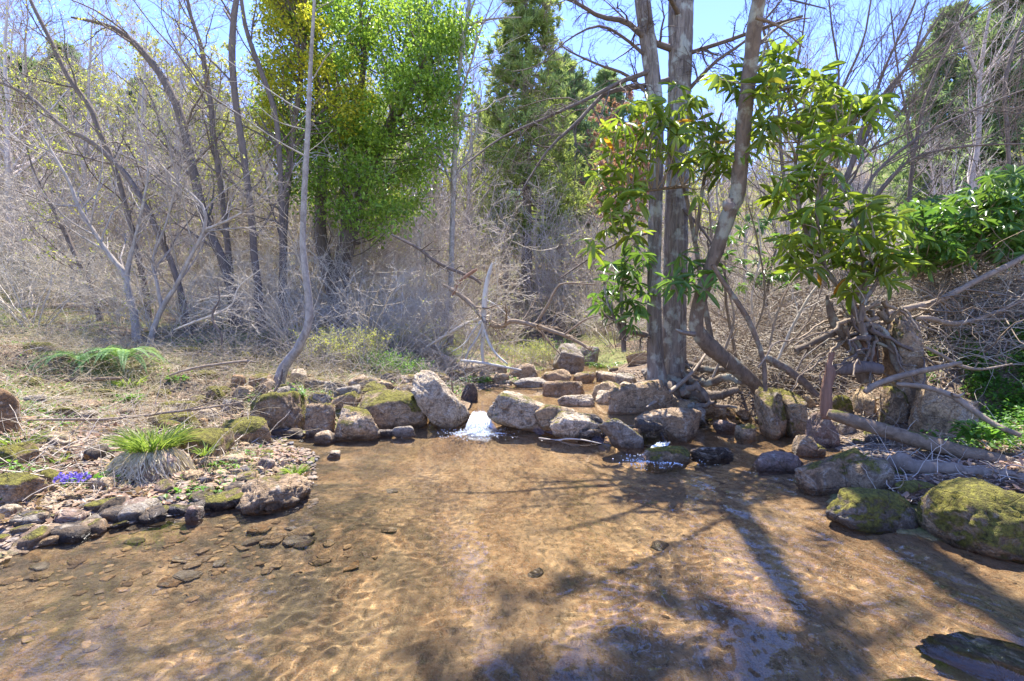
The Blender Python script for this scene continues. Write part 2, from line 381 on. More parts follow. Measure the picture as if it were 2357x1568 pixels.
def water_mat():
    b = NB('clear_stream_water'); o = b.pos()
    sp = b.n('ShaderNodeAttribute', attribute_name='swift').outputs['Fac']
    v1 = b.mapr(o, (1.0, .35, 1), (0, 0, .45)); v2 = b.mapr(o, (1, .5, 1), (0, 0, .2))
    a = b.noise(v1, 9, 3, .55, .8); c = b.noise(v2, 34, 3, .6, .6); e = b.noise(b.mapr(o, (1, .25, 1), (0, 0, .75)), 22, 3, .6, .5)
    h = b.math('ADD', a, b.math('MULTIPLY', c, .22)); h = b.math('ADD', h, b.math('MULTIPLY', b.math('MULTIPLY', e, sp), .7))
    nor = b.bump(h, .8, .05)
    gl = b.n('ShaderNodeBsdfGlass'); gl.inputs['Roughness'].default_value = 0.0; gl.inputs['IOR'].default_value = 1.33; gl.inputs['Color'].default_value = (.97, .95, .90, 1)
    return b.done(gl.outputs[0])
def foam_mat():
    b = NB('white_water'); o = b.pos()
    f = b.n('ShaderNodeAttribute', attribute_name='foam').outputs['Fac']
    n = b.noise(b.mapr(o, (1.6, .5, .5)), 60, 5, .75, .6)
    k = b.ramp(b.math('ADD', b.math('MULTIPLY', f, .75), b.math('MULTIPLY', b.math('SUBTRACT', n, .5), 2.6)), [(.35, 0.0), (.95, .9)])
    nor = b.bump(n, .8, .03)
    w1 = b.prin((.62, .68, .72), .2, nor, .5)
    tr = b.n('ShaderNodeBsdfTransparent')
    gl = b.n('ShaderNodeBsdfGlossy'); gl.inputs['Roughness'].default_value = .08; b.t.links.new(nor, gl.inputs['Normal'])
    m0 = b.n('ShaderNodeMixShader'); m0.inputs[0].default_value = .1; b.t.links.new(tr.outputs[0], m0.inputs[1]); b.t.links.new(gl.outputs[0], m0.inputs[2])
    mx = b.n('ShaderNodeMixShader'); b.t.links.new(k, mx.inputs[0]); b.t.links.new(m0.outputs[0], mx.inputs[1]); b.t.links.new(w1, mx.inputs[2])
    return b.done(mx.outputs[0])

def soil_mat():
    b = NB('sandy_soil'); n = b.noise(b.obj(), 30, 6, .75); return b.done(b.prin(b.ramp(n, [(.3, (.20, .13, .09)), (.6, (.50, .37, .27))]), .95, b.bump(n, .8, .02), .1))
M = dict(
    soil=soil_mat(),
    ground=ground_mat(), water=water_mat(), foam=foam_mat(), rock=rock_mat(),
    trunk=bark('furrowed_grey_bark', (.07, .055, .045), (.36, .31, .27), (26, 26, 4), 1.2, 0, .05, (.40, .41, .36)), mid=bark('mid_grey_shrub_bark', (.16, .125, .10), (.52, .46, .40), (14, 14, 6)),
    dead=bark('weathered_dead_wood', (.11, .075, .05), (.42, .33, .24), (16, 16, 5), 1, 0, .02),
    log=bark('mossy_log_bark', (.09, .06, .04), (.36, .26, .17), (14, 14, 14), 1, -.06, .03),
    red=bark('reddish_rotting_wood', (.12, .055, .03), (.42, .25, .17), (20, 20, 3), 1, 0, .02),
    lean=bark('speckled_brown_bark', (.06, .045, .035), (.27, .21, .16), (20, 20, 7), 1, 0, .02, (.30, .30, .24)),
    dark=bark('dark_brown_bark', (.07, .055, .047), (.25, .20, .17), (18, 18, 5)),
    birch=bark('smooth_pale_bark', (.13, .10, .08), (.46, .42, .37), (14, 14, 10), 1.2, 0, .006),
    pale=bark('pale_grey_twigs', (.34, .28, .215), (.80, .70, .56), (8, 8, 3)),
    snag=bark('bleached_white_wood', (.42, .38, .32), (.72, .68, .6), (16, 16, 3), 1, 0, .008),
    grey=bark('grey_brown_twigs', (.22, .17, .13), (.50, .41, .32), (8, 8, 3)),
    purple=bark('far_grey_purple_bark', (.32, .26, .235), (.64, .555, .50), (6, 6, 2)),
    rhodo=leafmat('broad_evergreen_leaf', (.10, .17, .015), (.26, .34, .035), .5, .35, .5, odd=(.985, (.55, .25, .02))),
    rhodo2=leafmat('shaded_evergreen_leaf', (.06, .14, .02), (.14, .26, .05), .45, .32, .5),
    holly=leafmat('bright_holly_leaf', (.11, .22, .03), (.32, .46, .07), .55, .3, .55),
    maple=leafmat('yellow_green_spring_leaf', (.34, .38, .03), (.60, .52, .05), .55, .5, .3),
    bud=leafmat('spring_bud', (.28, .34, .07), (.48, .46, .12), .5, .6, .2),
    pine=leafmat('pine_needle', (.20, .28, .08), (.40, .46, .17), .5, .6, .3),
    pine2=leafmat('blue_green_needle', (.14, .22, .11), (.27, .37, .18), .45, .6, .3),
    hem=leafmat('hemlock_needle', (.03, .06, .02), (.07, .11, .03), .2, .6, .3),
    grass=leafmat('grass_blade', (.10, .19, .025), (.32, .40, .09), .45, .5, .3),
    straw=leafmat('dry_grass_blade', (.42, .34, .22), (.66, .56, .42), .3, .7, .2),
    litter=leafmat('dead_leaf', (.10, .05, .03), (.44, .30, .20), .15, .7, .2),
    herb=leafmat('bright_herb_leaf', (.06, .17, .02), (.18, .36, .05), .5, .45, .35),
    fern=leafmat('fern_frond_leaf', (.12, .24, .08), (.30, .44, .18), .45, .5, .35),
    violet=leafmat('violet_petal', (.16, .10, .6), (.32, .22, .8), .3, .6, .2),
)
# ------------------------------------------------------------ ground sheet, water
def warp(n, lo, hi, c, tight):
    s = np.linspace(math.asinh((lo-c)/tight), math.asinh((hi-c)/tight), n); return c+tight*np.sinh(s)
gx = warp(520, -230, 230, 0.2, 7.0); gy = warp(500, -12, 260, 3.5, 7.0)
X, Yg = np.meshgrid(gx, gy); Z = height(X, Yg); D = sdf(X, Yg)
nv = len(gx); idx = np.arange(len(gx)*len(gy)).reshape(len(gy), len(gx))
q = np.stack([idx[:-1, :-1], idx[:-1, 1:], idx[1:, 1:], idx[1:, :-1]], -1).reshape(-1, 4)
green = np.clip(.38+1.1*fbm(X*.8, Yg*.8, 4, 3) + .15*sstep(5, 9, Yg)*(X < -1) - .8*sstep(2.2, 3, X)*sstep(9, 6, Yg), 0, 1)
o = mk('ground', np.stack([X, Yg, Z], -1).reshape(-1, 3), [q], M['ground'], attrs={'shore': np.clip(.5+(Z-level(X, Yg)).ravel()*2.2, 0, 1), 'green': green.ravel(), 'shelf': (sstep(.2, -1.5, X+.25*(Yg-3)+.5*fbm(X*1.5, Yg*1.5, 3, 3))*sstep(1.2, 2.1, Yg+.4*fbm(X*2, Yg*2, 8, 2))*.9).ravel()})
tag(o, kind='structure')

wx = np.concatenate([np.arange(-5, -3.2, .05), np.arange(-3.2, 3.3, .0135), np.arange(3.3, 5.1, .05)]); wy = np.concatenate([np.arange(-1.5, .9, .05), np.arange(.9, 4.4, .0135), np.arange(4.4, 7, .026), np.arange(7, 19, .1)])
X, Yg = np.meshgrid(wx, wy); D = sdf(X, Yg)
sw = np.clip(sstep(.2, 1.2, X)*sstep(5.5, 4.6, Yg)*sstep(1.0, 3.0, Yg)*.8 + .9*sstep(1.2, 2.0, X)*sstep(2.6, 1.8, Yg) + .4*np.exp(-((X+.4)**2+(Yg-5.3)**2)/.5), 0, 1)
near = sstep(5.2, 3.6, Yg); rw = np.random.default_rng(4); Z = level(X, Yg) + .005*fbm(X*2.2, Yg*1.6, 0, 2); amp = near*np.clip(.5+.8*vnoise(X*1.1, Yg*.8, 4)+.5*np.exp(-((X-.2)**2+(Yg-2.1)**2)/.8), .06, 1.1)+.05
dx = .11*fbm(X*2.2, Yg*2.2, 7, 3); dy = .11*fbm(X*2.2, Yg*2.2, 17, 3)
for q in range(26):
    lam = .042*(2.6**rw.random()); th = rw.normal(.9, 1.15); kk_ = 2*PI/lam; Z = Z + amp*(.0125/kk_)*np.sin(kk_*((X+dx)*math.cos(th)+(Yg+dy)*math.sin(th))+rw.uniform(0, 6.28))
Z = Z + sw*(.012*fbm(X*5+Yg*2, Yg*2.2, 5, 3)+.005*fbm(X*13+Yg*5, Yg*6, 2, 2))
idx = np.arange(X.size).reshape(X.shape)
q = np.stack([idx[:-1, :-1], idx[:-1, 1:], idx[1:, 1:], idx[1:, :-1]], -1).reshape(-1, 4)
keep = (D[:-1, :-1] < .35).ravel(); q = q[keep]
us, inv = np.unique(q, return_inverse=True)
V = np.stack([X, Yg, Z], -1).reshape(-1, 3)[us]
o = mk('water', V, [inv.reshape(-1, 4)], M['water'], attrs={'swift': sw.ravel()[us]}); tag(o, kind='structure')
o.cycles.is_caustics_caster = True; bpy.data.objects['ground'].cycles.is_caustics_receiver = True

# ------------------------------------------------------------ rocks
def ico(sub):
    import bmesh
    bm = bmesh.new(); bmesh.ops.create_icosphere(bm, subdivisions=sub, radius=1)
    V = np.array([v.co[:] for v in bm.verts]); F = np.array([[v.index for v in f.verts] for f in bm.faces]); bm.free(); return V, F
ICO = {k: ico(k) for k in (1, 2, 3, 4, 5)}
def rock_verts(sub, seed, facets=9, rnd=.35, rough=.10):
    rg = np.random.default_rng(seed); V, F = ICO[sub]
    ax = np.array([[1, 0, 0], [-1, 0, 0], [0, 1, 0], [0, -1, 0], [0, 0, 1], [0, 0, -1]], float)
    n = np.vstack([unit(ax+rg.normal(size=(6, 3))*.22), unit(rg.normal(size=(facets, 3)))]); dd = np.concatenate([rg.uniform(.62, .80, 6)+(.15 if rnd > .5 else 0), rg.uniform(.70, .98, facets)])
    dot = V@n.T
    r = np.where(dot > .05, dd/np.maximum(dot, .05), 9)
    k = 14 + 46*(1-rnd)**2
    rm = -np.log(np.exp(-k*np.minimum(r, 1.12)).sum(1)+np.exp(-k*1.05))/k
    v = V*rm[:, None]; s = seed*3.7
    v = v*(1+1.25*rough*fbm(V[:, 0]*1.6+s, V[:, 1]*1.6, V[:, 2]*1.6, 5, .55))[:, None]
    # thin ledges and pits
    la = V@unit(rg.normal(size=3)*np.array([.4, .4, 1])); lay = la*5+fbm(V[:, 0]*2+s, V[:, 1]*2, V[:, 2]*2, 2)*1.3
    v = v*(1+.035*rough/.1*(np.abs((lay % 1)-.5)*2)**3*(fbm(V[:, 0]*1.5, V[:, 1]*1.5+s, 0, 2) > 0))[:, None]
    v = v*(1-.07*rough/.1*np.clip(fbm(V[:, 0]*3+s, V[:, 1]*3, V[:, 2]*3, 4, .6)-.1, 0, 1))[:, None]
    v = v*(1+.07*rough/.1*np.abs(fbm(V[:, 0]*5+s, V[:, 1]*5, V[:, 2]*9, 4, .6)))[:, None]
    rn = fbm(V[:, 0]*2.2+s, V[:, 1]*2.2, V[:, 2]*2.2+4, 3); v = v*(1-.6*rough*np.clip(1-np.abs(rn)*7, 0, 1)**2)[:, None]
    v -= (v.max(0)+v.min(0))/2; v /= (v.max(0)-v.min(0))/2
    return v, F
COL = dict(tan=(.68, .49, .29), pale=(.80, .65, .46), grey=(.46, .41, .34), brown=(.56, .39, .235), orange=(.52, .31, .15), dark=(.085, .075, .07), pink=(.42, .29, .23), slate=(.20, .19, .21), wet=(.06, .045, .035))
_rs = [100]
def rock(x0, x1, y0, y1, label, col='tan', moss=.5, tilt=0, ar=None, depth=.75, sub=4, name='boulder', cat='boulder', facets=9, rnd=.35, rough=.1, Yb=None, group=None, sink=.5, seed=None, yaw=None):
    """a rock that fills the photo box x0..x1, y0..y1; with tilt the box is turned in the picture plane and
    ar gives (long, short) lengths in photo units"""
    _rs[0] += 1; seed = seed or _rs[0]; rg = np.random.default_rng(seed)
    cx, cy = (x0+x1)/2, (y0+y1)/2
    if Yb is None: Yb = float(hit(cx, y1)[1])
    wpx, hpx = (x1-x0, y1-y0) if ar is None else ar
    W = wpx/FPX*Yb; dp = depth*min(W, 1.6*hpx/FPX*Yb) if ar is None else depth*hpx/FPX*Yb*1.2
    Yc = Yb+dp*.45
    W = wpx/FPX*Yc; H = hpx/FPX*Yc
    sl = max(0.0, (cy-HY)/FPX)
    H2 = max(.55*H, H-.32*dp*sl)
    v, F = rock_verts(sub, seed, facets, rnd, rough)
    if ar is not None: sink = min(sink, .12)
    v = v*np.array([W/2*1.04, dp/2, H2/2*(1+sink)])
    if tilt:
        a = R(tilt); c_, s_ = math.cos(a), math.sin(a)
        v = np.stack([v[:, 0]*c_-v[:, 2]*s_, v[:, 1], v[:, 0]*s_+v[:, 2]*c_], -1)
    yw = rg.uniform(-.15, .15) if yaw is None else yaw
    v = np.stack([v[:, 0]*math.cos(yw)-v[:, 1]*math.sin(yw), v[:, 0]*math.sin(yw)+v[:, 1]*math.cos(yw), v[:, 2]], -1)
    c = P(cx, cy, Yc); c = c - np.array([0, 0, H2*sink*.5])
    v = v + c
    for _ in range(4):
        px = FPX+v[:, 0]/v[:, 1]*FPX; py = HY-(v[:, 2]-CAM_H)/v[:, 1]*FPX
        gx0, gx1, gy0, gy1 = px.min(), px.max(), py.min(), py.max(); gy1t = y1+(y1-y0)*(.3 if ar is None else .12)
        m_ = v.mean(0); kx = (x1-x0)/(gx1-gx0); kz = (gy1t-y0)/(gy1-gy0)
        v = (v-m_)*np.array([kx, 1, kz])+m_; px = FPX+v[:, 0]/v[:, 1]*FPX; py = HY-(v[:, 2]-CAM_H)/v[:, 1]*FPX
        v = v+np.array([((x0+x1)/2-(px.min()+px.max())/2)/FPX*Yc, 0, -(y0-py.min())/FPX*Yc])
    tz = hz(c[0], Yc)-.08; zm = (v[:, 2].max()+v[:, 2].min())/2-.1*(v[:, 2].max()-v[:, 2].min()); mn = v[:, 2].min()
    if mn > tz: v[:, 2] = np.where(v[:, 2] < zm, zm-(zm-v[:, 2])*(zm-tz)/(zm-mn), v[:, 2])
    base = (float(c[0]), float(c[1]), float(v[:, 2].min()))
    o = mk(name, v, [F], M['rock'], True, None, base)
    cc = np.array(COL[col])*rg.uniform(.85, 1.12); o.color = (*[float(x) for x in cc], moss)
    o.cycles.is_caustics_receiver = True
    tag(o, label, cat, group); return o
B = rock
# the natural dam, left to right
B(0-60, 47, 893, 1012, 'blocky orange-tan rock cut off by the left edge of the photo', 'orange', .0, depth=.9, sub=5, facets=14, rnd=.1, rough=.06)
B(498, 629, 957, 1026, 'low rounded boulder with a mossy flat top at the left end of the rock dam', 'brown', .75, sub=5)
B(572, 714, 899, 1004, 'big peaked mossy boulder behind the low rounded one, left part of the dam', 'brown', .8, sub=5, depth=.9)
B(699, 772, 926, 1006, 'narrow brown boulder wedged between the peaked one and the moss-capped one', 'brown', .45, rnd=.5, rough=.16)
B(765, 878, 931, 1014, 'moss-capped boulder with an overhung dark base at the water edge', 'tan', .62, sub=5)
B(820, 988, 896, 990, 'wide sloping boulder just left of the tilted slab', 'tan', .6, sub=5, depth=.9)
B(945, 1090, 852, 990, 'long pale slab leaning down to the right beside the little waterfall', 'pale', .28, tilt=-43, ar=(172, 74), sub=5, facets=12, rnd=.15, depth=.9, Yb=5.62)
B(901, 958, 980, 1006, 'small speckled grey stone at the waterline below the wide sloping boulder', 'grey', .25)
B(752, 785, 1036, 1055, 'small pale stone alone in the shallow water', 'pale', .0, name='stone', cat='stone')
B(1120, 1300, 899, 990, 'long pale boulder right of the waterfall, sloping down to the right', 'pale', .42, tilt=-17, ar=(172, 74), sub=5, facets=11, depth=1.0)
B(1225, 1330, 930, 990, 'hump of brown rock joining the two long dam boulders', 'tan', .4, tilt=-12, ar=(118, 56))
B(1264, 1385, 946, 1010, 'pale lumpy boulder with a mossy shoulder in the middle of the dam', 'pale', .5, tilt=-8, ar=(120, 58), sub=5)
B(1376, 1482, 962, 1032, 'dark mossy boulder slanting into the rapid', 'grey', .55, tilt=-30, ar=(110, 52), sub=5)
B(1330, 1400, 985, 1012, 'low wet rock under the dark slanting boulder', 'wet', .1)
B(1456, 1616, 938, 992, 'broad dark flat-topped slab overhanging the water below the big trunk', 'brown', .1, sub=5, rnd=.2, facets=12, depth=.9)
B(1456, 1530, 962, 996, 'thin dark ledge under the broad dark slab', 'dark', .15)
B(1483, 1590, 1026, 1068, 'low mossy stone in the rapid right of the dam', 'tan', .72)
B(1588, 1690, 1029, 1058, 'low wet black rock in the rapid', 'wet', .1)
B(1728, 1850, 1036, 1088, 'smooth grey-brown rock standing alone in the water on the right', 'pink', .05, rnd=.5)
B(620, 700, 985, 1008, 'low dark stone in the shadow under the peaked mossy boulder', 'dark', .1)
B(722, 775, 990, 1022, 'rough brown stone at the waterline before the moss-capped boulder', 'brown', .2)
B(862, 910, 988, 1004, 'thin flat slate-grey stone at the water edge', 'slate', .0)
B(828, 900, 880, 920, 'mossy hump filling the gap behind the moss-capped boulder', 'brown', .75)
B(755, 835, 898, 950, 'mossy shoulder rock behind the narrow brown boulder', 'brown', .7)
B(905, 965, 880, 930, 'brown rock peeping over the top of the wide sloping boulder', 'tan', .5)
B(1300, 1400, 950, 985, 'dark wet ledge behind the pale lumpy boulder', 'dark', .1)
B(1440, 1480, 985, 1010, 'small orange-stained stone in the rapid', 'orange', .0)
B(1530, 1600, 985, 1005, 'reddish stone at the foot of the broad dark slab', 'pink', .0)
_wr = np.random.default_rng(60); _wd = ['behind the left end of the weir', 'behind the peaked mossy boulder', 'right of the slender curved tree foot', 'above the narrow brown boulder', 'above the moss-capped boulder', 'behind the wide sloping boulder', 'second row left of the tilted slab', 'back row left of the tilted slab', 'touching the top of the tilted slab', 'left of the top of the tilted slab', 'left of the peaked mossy boulder', 'at the far left end of the weir', 'behind the waterfall on the left', 'straight behind the waterfall', 'on the far bank left of the creek', 'beside the flat slab on the far bank', 'left of the big round boulder', 'below the big round boulder', 'right of the big round boulder', 'behind the foot of the big trunk', 'right of the broad dark slab', 'on the little beach by the roots', 'left of the leaning mossy slabs', 'behind the upright red snag', 'beside the large bright-moss boulder', 'under the ribbed slab', 'below the rounded mossy standing stone', 'under the long mossy log']
for i_, (wx_, wy_, ww_, wh_) in enumerate([(560, 905, 50, 36), (610, 890, 48, 32), (655, 905, 60, 36), (690, 930, 52, 42), (740, 925, 60, 44), (800, 905, 66, 40), (850, 885, 56, 32), (900, 870, 60, 30), (945, 878, 50, 34), (985, 905, 46, 40), (535, 935, 54, 36), (480, 955, 56, 34), (1010, 870, 50, 26), (1050, 862, 46, 22), (1105, 868, 50, 24), (1150, 872, 46, 26), (1345, 868, 54, 26), (1395, 866, 50, 26), (1440, 872, 50, 28), (1500, 858, 50, 26), (1600, 950, 50, 26), (1650, 945, 46, 24), (1705, 950, 44, 30), (1860, 925, 46, 34), (1880, 1035, 44, 30), (1945, 985, 56, 34), (2010, 1000, 50, 28), (2075, 1020, 60, 30)]):
    B(wx_-ww_/2, wx_+ww_/2, wy_-wh_/2, wy_+wh_/2, ['rubble block ', 'angular filler rock '][i_ % 2]+_wd[i_], ['tan', 'brown', 'pale', 'grey'][int(_wr.integers(4))], float(_wr.choice([.1, .35, .6])), name='rock', cat='rock', facets=8, rnd=.15, group=['rubble blocks of the weir', 'angular filler rocks of the weir'][i_ % 2])
for i_, (wx_, wy_, ww_, wh_, ds_) in enumerate([(560, 820, 70, 24, 'left of the slender curved tree foot'), (470, 862, 60, 22, 'right of the dark grass tuft'), (340, 772, 80, 22, 'at the foot of the zigzag shrub tree'), (430, 808, 70, 20, 'in the leaf litter right of the ferns'), (90, 800, 80, 26, 'left of the ferns'), (70, 880, 60, 26, 'above the blocky left-edge rock'), (590, 780, 60, 18, 'left of the bend of the curved tree'), (500, 900, 70, 24, 'at the back of the gravel bar'), (240, 905, 70, 20, 'left of the dark grass tuft'), (150, 905, 60, 22, 'under the mossy orange log'), (380, 905, 56, 20, 'beside the leafy herb'), (250, 965, 60, 22, 'just above the grass tussock')]):
    B(wx_-ww_/2, wx_+ww_/2, wy_-wh_/2, wy_+wh_/2, 'low mossy hummock of stone '+ds_, ['brown', 'tan'][i_ % 2], [.95, .8, .9][i_ % 3], name='mossy_stone', cat='rock', rnd=.6, depth=1.1, group='low mossy stones on the left bank')
# upstream
B(1396, 1560, 874, 950, 'long dappled boulder at the foot of the big trunk', 'brown', .35, tilt=10, ar=(160, 60), sub=5)
B(1362, 1440, 876, 922, 'tan flat-faced rock between the creek and the big trunk', 'tan', .5)
B(1283, 1370, 908, 932, 'low flat pale rock in the creek behind the dam', 'pale', .2)
B(1370, 1440, 898, 928, 'pale wedge rock beside the creek behind the dam', 'pale', .15)
B(1248, 1346, 876, 912, 'dappled brown rock in the middle of the creek', 'brown', .4)
B(1238, 1316, 849, 884, 'rounded brown rock below the big dark boulder', 'brown', .35)
B(1168, 1242, 836, 876, 'angular brown rock with a dark underside left of the rounded one', 'brown', .15, facets=8, rnd=.1)
B(1272, 1346, 790, 858, 'big dark round boulder on the far bank under a drooping limb', 'grey', .25, sub=5, depth=1.0)
B(1328, 1380, 796, 840, 'grey boulder tucked behind the big dark round one', 'grey', .2)
B(1440, 1500, 808, 842, 'shaded mossy rock left of the base of the big trunk', 'brown', .6)
B(1030, 1168, 834, 862, 'long flat pale slab on the far bank below the white snag', 'pale', .1, facets=10, rnd=.15)
B(960, 1048, 800, 848, 'pale overhanging slab with an orange underside on the far bank', 'pale', .05, tilt=-14, ar=(90, 34), facets=10, rnd=.12)
B(930, 1008, 768, 810, 'pale split slab highest on the far bank', 'pale', .05, tilt=-20, ar=(84, 26), facets=8, rnd=.1)
B(948, 1010, 834, 858, 'small pale block under the overhanging slab', 'pale', .1, facets=8, rnd=.12)
B(1180, 1262, 868, 892, 'low grey rock at the left edge of the creek', 'grey', .3)
B(1060, 1100, 880, 925, 'small upright dark stone behind the tilted slab', 'dark', .2, name='stone', cat='stone')
# second row behind the dam on the left
B(531, 568, 862, 895, 'upright orange-tan stone at the back of the left bank', 'orange', .2)
B(572, 640, 858, 895, 'rounded orange-tan boulder behind the peaked mossy one', 'orange', .45)
B(668, 708, 848, 886, 'pale stone just right of the foot of the slender curved tree', 'pale', .15)
B(640, 672, 884, 912, 'mossy lump below the foot of the slender curved tree', 'brown', .8)
B(700, 765, 868, 900, 'brown rounded rock in the second row of the left bank', 'brown', .35)
B(742, 800, 878, 908, 'dark rock wedged low in the second row of the left bank', 'grey', .3)
B(800, 852, 862, 900, 'brown block with a shaded side, second row of the left bank', 'brown', .3)
B(838, 905, 872, 902, 'flat brown rock behind the wide sloping boulder', 'tan', .45)
B(862, 930, 848, 872, 'tan rock in the back row of the left bank', 'tan', .3)
B(700, 760, 908, 940, 'pair-topped pale grey stone on the shoulder of the dam', 'grey', .3)
B(472, 520, 893, 935, 'short mossy block beside the dead branch on the left bank', 'brown', .7)
B(340, 470, 948, 990, 'dark mossy mound at the left end of the dead branch', 'brown', .85)
B(400, 540, 984, 1062, 'wide flat mossy rock behind the straw-based grass clump', 'brown', .82, depth=1.1)
B(360, 462, 922, 950, 'flat mossy ledge above the dead branch', 'tan', .75)
B(118, 196, 934, 964, 'mossy low rock near the left edge under the dead branch', 'brown', .8)
# gravel bar
B(190, 262, 1022, 1068, 'dark grey rounded rock on the gravel bar', 'dark', .25)
B(-40, 90, 1016, 1088, 'mossy brown boulder at the left edge above the purple flowers', 'brown', .65, sub=5)
B(-50, 114, 1086, 1172, 'round moss-covered boulder at the left edge below the purple flowers', 'brown', .75, sub=5)
B(72, 158, 1078, 1120, 'dark mossy lump just left of the purple flowers', 'brown', .95)
B(200, 272, 1098, 1132, 'smooth tan stone right of the purple flowers', 'tan', .2)
B(224, 300, 1142, 1198, 'dark grey wedge-shaped rock dipping into the pool', 'dark', .0, facets=7, rnd=.05, depth=1.1)
B(262, 370, 1146, 1208, 'lighter grey wedge-shaped rock beside the dark one', 'grey', .0, facets=7, rnd=.05, depth=1.0)
B(540, 722, 1088, 1182, 'brown earthy mound topped with grass at the tip of the gravel bar', 'brown', .35, sub=5, rnd=.75, rough=.2, depth=1.3)
B(544, 598, 1098, 1128, 'dark stone at the left shoulder of the earthy mound', 'dark', .3)
B(590, 634, 1052, 1082, 'squarish tan stone on the gravel bar', 'pink', .1, facets=8, rnd=.1)
B(536, 592, 1092, 1112, 'flat bright orange-white stone on the gravel bar', 'pale', .0, facets=8, rnd=.1)
B(538, 580, 1072, 1094, 'flat purple-grey stone on the gravel bar', 'slate', .0, facets=8, rnd=.1)
B(440, 505, 1050, 1080, 'brown stone on the gravel bar right of the grass clump', 'brown', .15)
B(500, 575, 1045, 1072, 'flat grey-brown stone below the low rounded boulder', 'tan', .15)
B(424, 472, 1162, 1200, 'pink-tan lump at the water edge of the gravel bar', 'pink', .0)
B(466, 500, 1154, 1174, 'small pink-white stone right of the pink-tan lump', 'pink', .0)
B(498, 540, 1144, 1164, 'long pale stone at the water edge near the earthy mound', 'pale', .0)
B(350, 392, 1136, 1160, 'mossy grey stone above the lighter wedge rock', 'grey', .5)
B(144, 192, 1184, 1212, 'rounded grey stone in the lower left corner of the gravel bar', 'grey', .1)
B(80, 132, 1206, 1236, 'grey stone close to the water in the lower left', 'grey', .0)
B(-10, 54, 1160, 1200, 'pale capped stone at the left edge of the gravel bar', 'pale', .15)
B(36, 84, 1182, 1210, 'small stone with a bright moss cap at the lower left', 'grey', .95)
B(76, 172, 992, 1026, 'flat pale slab left of the grass clump', 'tan', .4)
B(110, 170, 1004, 1030, 'long pale wedge stone left of the grass clump', 'pale', .1)
# right bank
B(1735, 1812, 890, 1012, 'mossy slab leaning on its neighbour at the water edge of the right bank', 'tan', .75, sub=5, facets=9, rnd=.1, tilt=8, ar=(70, 122))
B(1778, 1862, 894, 1008, 'tall smooth mossy slab leaning left against the first slab', 'tan', .62, sub=5, facets=9, rnd=.1, tilt=12, ar=(66, 118))
B(1852, 1936, 946, 1032, 'brown block at the foot of the upright red snag', 'pink', .2, sub=5)
B(1912, 1964, 908, 962, 'small bright mossy rock behind the red snag', 'tan', .9)
B(1962, 2018, 890, 972, 'upright ribbed slab on the right bank', 'tan', .4, facets=8, rnd=.08, tilt=6, ar=(50, 82))
B(2016, 2094, 888, 990, 'rounded mossy standing stone right of the ribbed slab', 'brown', .7, sub=5)
B(2090, 2256, 892, 1022, 'broad yellow-brown boulder face under the fallen branch on the right bank', 'tan', .55, sub=5, facets=10, rnd=.12, depth=.7)
B(2030, 2136, 724, 880, 'tall rock with a grey top and mossy front among the roots', 'brown', .68, sub=5, facets=10, rnd=.15, Yb=5.0)
B(1690, 1742, 974, 1012, 'small mossy boulder left of the leaning slabs', 'tan', .55)
B(1822, 1884, 1000, 1050, 'dark knobbly rock beneath the brown block', 'brown', .3)
B(1828, 1996, 1030, 1138, 'large boulder with a bright moss flank, left end of the right bank row', 'brown', .6, sub=5, tilt=16, ar=(165, 92))
B(1940, 2064, 1052, 1140, 'pale angular rock between the two mossy front boulders', 'pale', .45, facets=9, rnd=.12)
B(1898, 2120, 1120, 1224, 'wide front boulder with green moss and a bare pale patch', 'grey', .72, sub=5, facets=10, rnd=.2)
B(2058, 2168, 1104, 1146, 'low dark mossy rock behind the front boulders', 'brown', .8)
B(2108, 2470, 1098, 1300, 'huge rounded mossy boulder cut off by the right edge of the photo', 'tan', .86, sub=5, rnd=.55, rough=.11, depth=.8, Yb=2.55)
B(1560, 1640, 896, 930, 'grey rounded rock under the roots right of the big trunk', 'grey', .3)
B(1530, 1620, 918, 946, 'tan rock at the foot of the root bank', 'tan', .4)
B(1600, 1660, 928, 950, 'flat brown stone on the small gravel beach', 'brown', .1)
B(1640, 1700, 966, 992, 'flat pinkish stone on the small gravel beach', 'pink', .05)
# rocks under water or just breaking it
# loose cobbles, individually, on the gravel bar, the dam, the beach and the bed
CV = [rock_verts(3, 900+i, 8+i % 4, [.1, .3, .5][i % 3], .1) for i in range(9)]
CM = [mk('cobble', v, [F], M['rock'], True) for v, F in CV]
for o in CM: o.color = (.3, .25, .2, .2)
used = set()
def cobble(x, y, s, flat, col, moss, label, group, zoff=.0, cat='stone'):
    k = int(RNG.integers(len(CM))); o = CM[k]
    if k in used:
        o = CM[k].copy(); C.objects.link(o)
    used.add(k)
    z = max(hz(x, y), -9)
    o.location = (x, y, z+s*flat*.35+zoff); o.scale = (s, s*RNG.uniform(.6, .95), s*flat)
    o.rotation_euler = (RNG.uniform(-.25, .25), RNG.uniform(-.25, .25), RNG.uniform(0, 6.28))
    c = np.array(COL[col])*RNG.uniform(.8, 1.15); o.color = (*[float(q) for q in c], moss)
    o.cycles.is_caustics_receiver = True
    tag(o, label, cat, group)
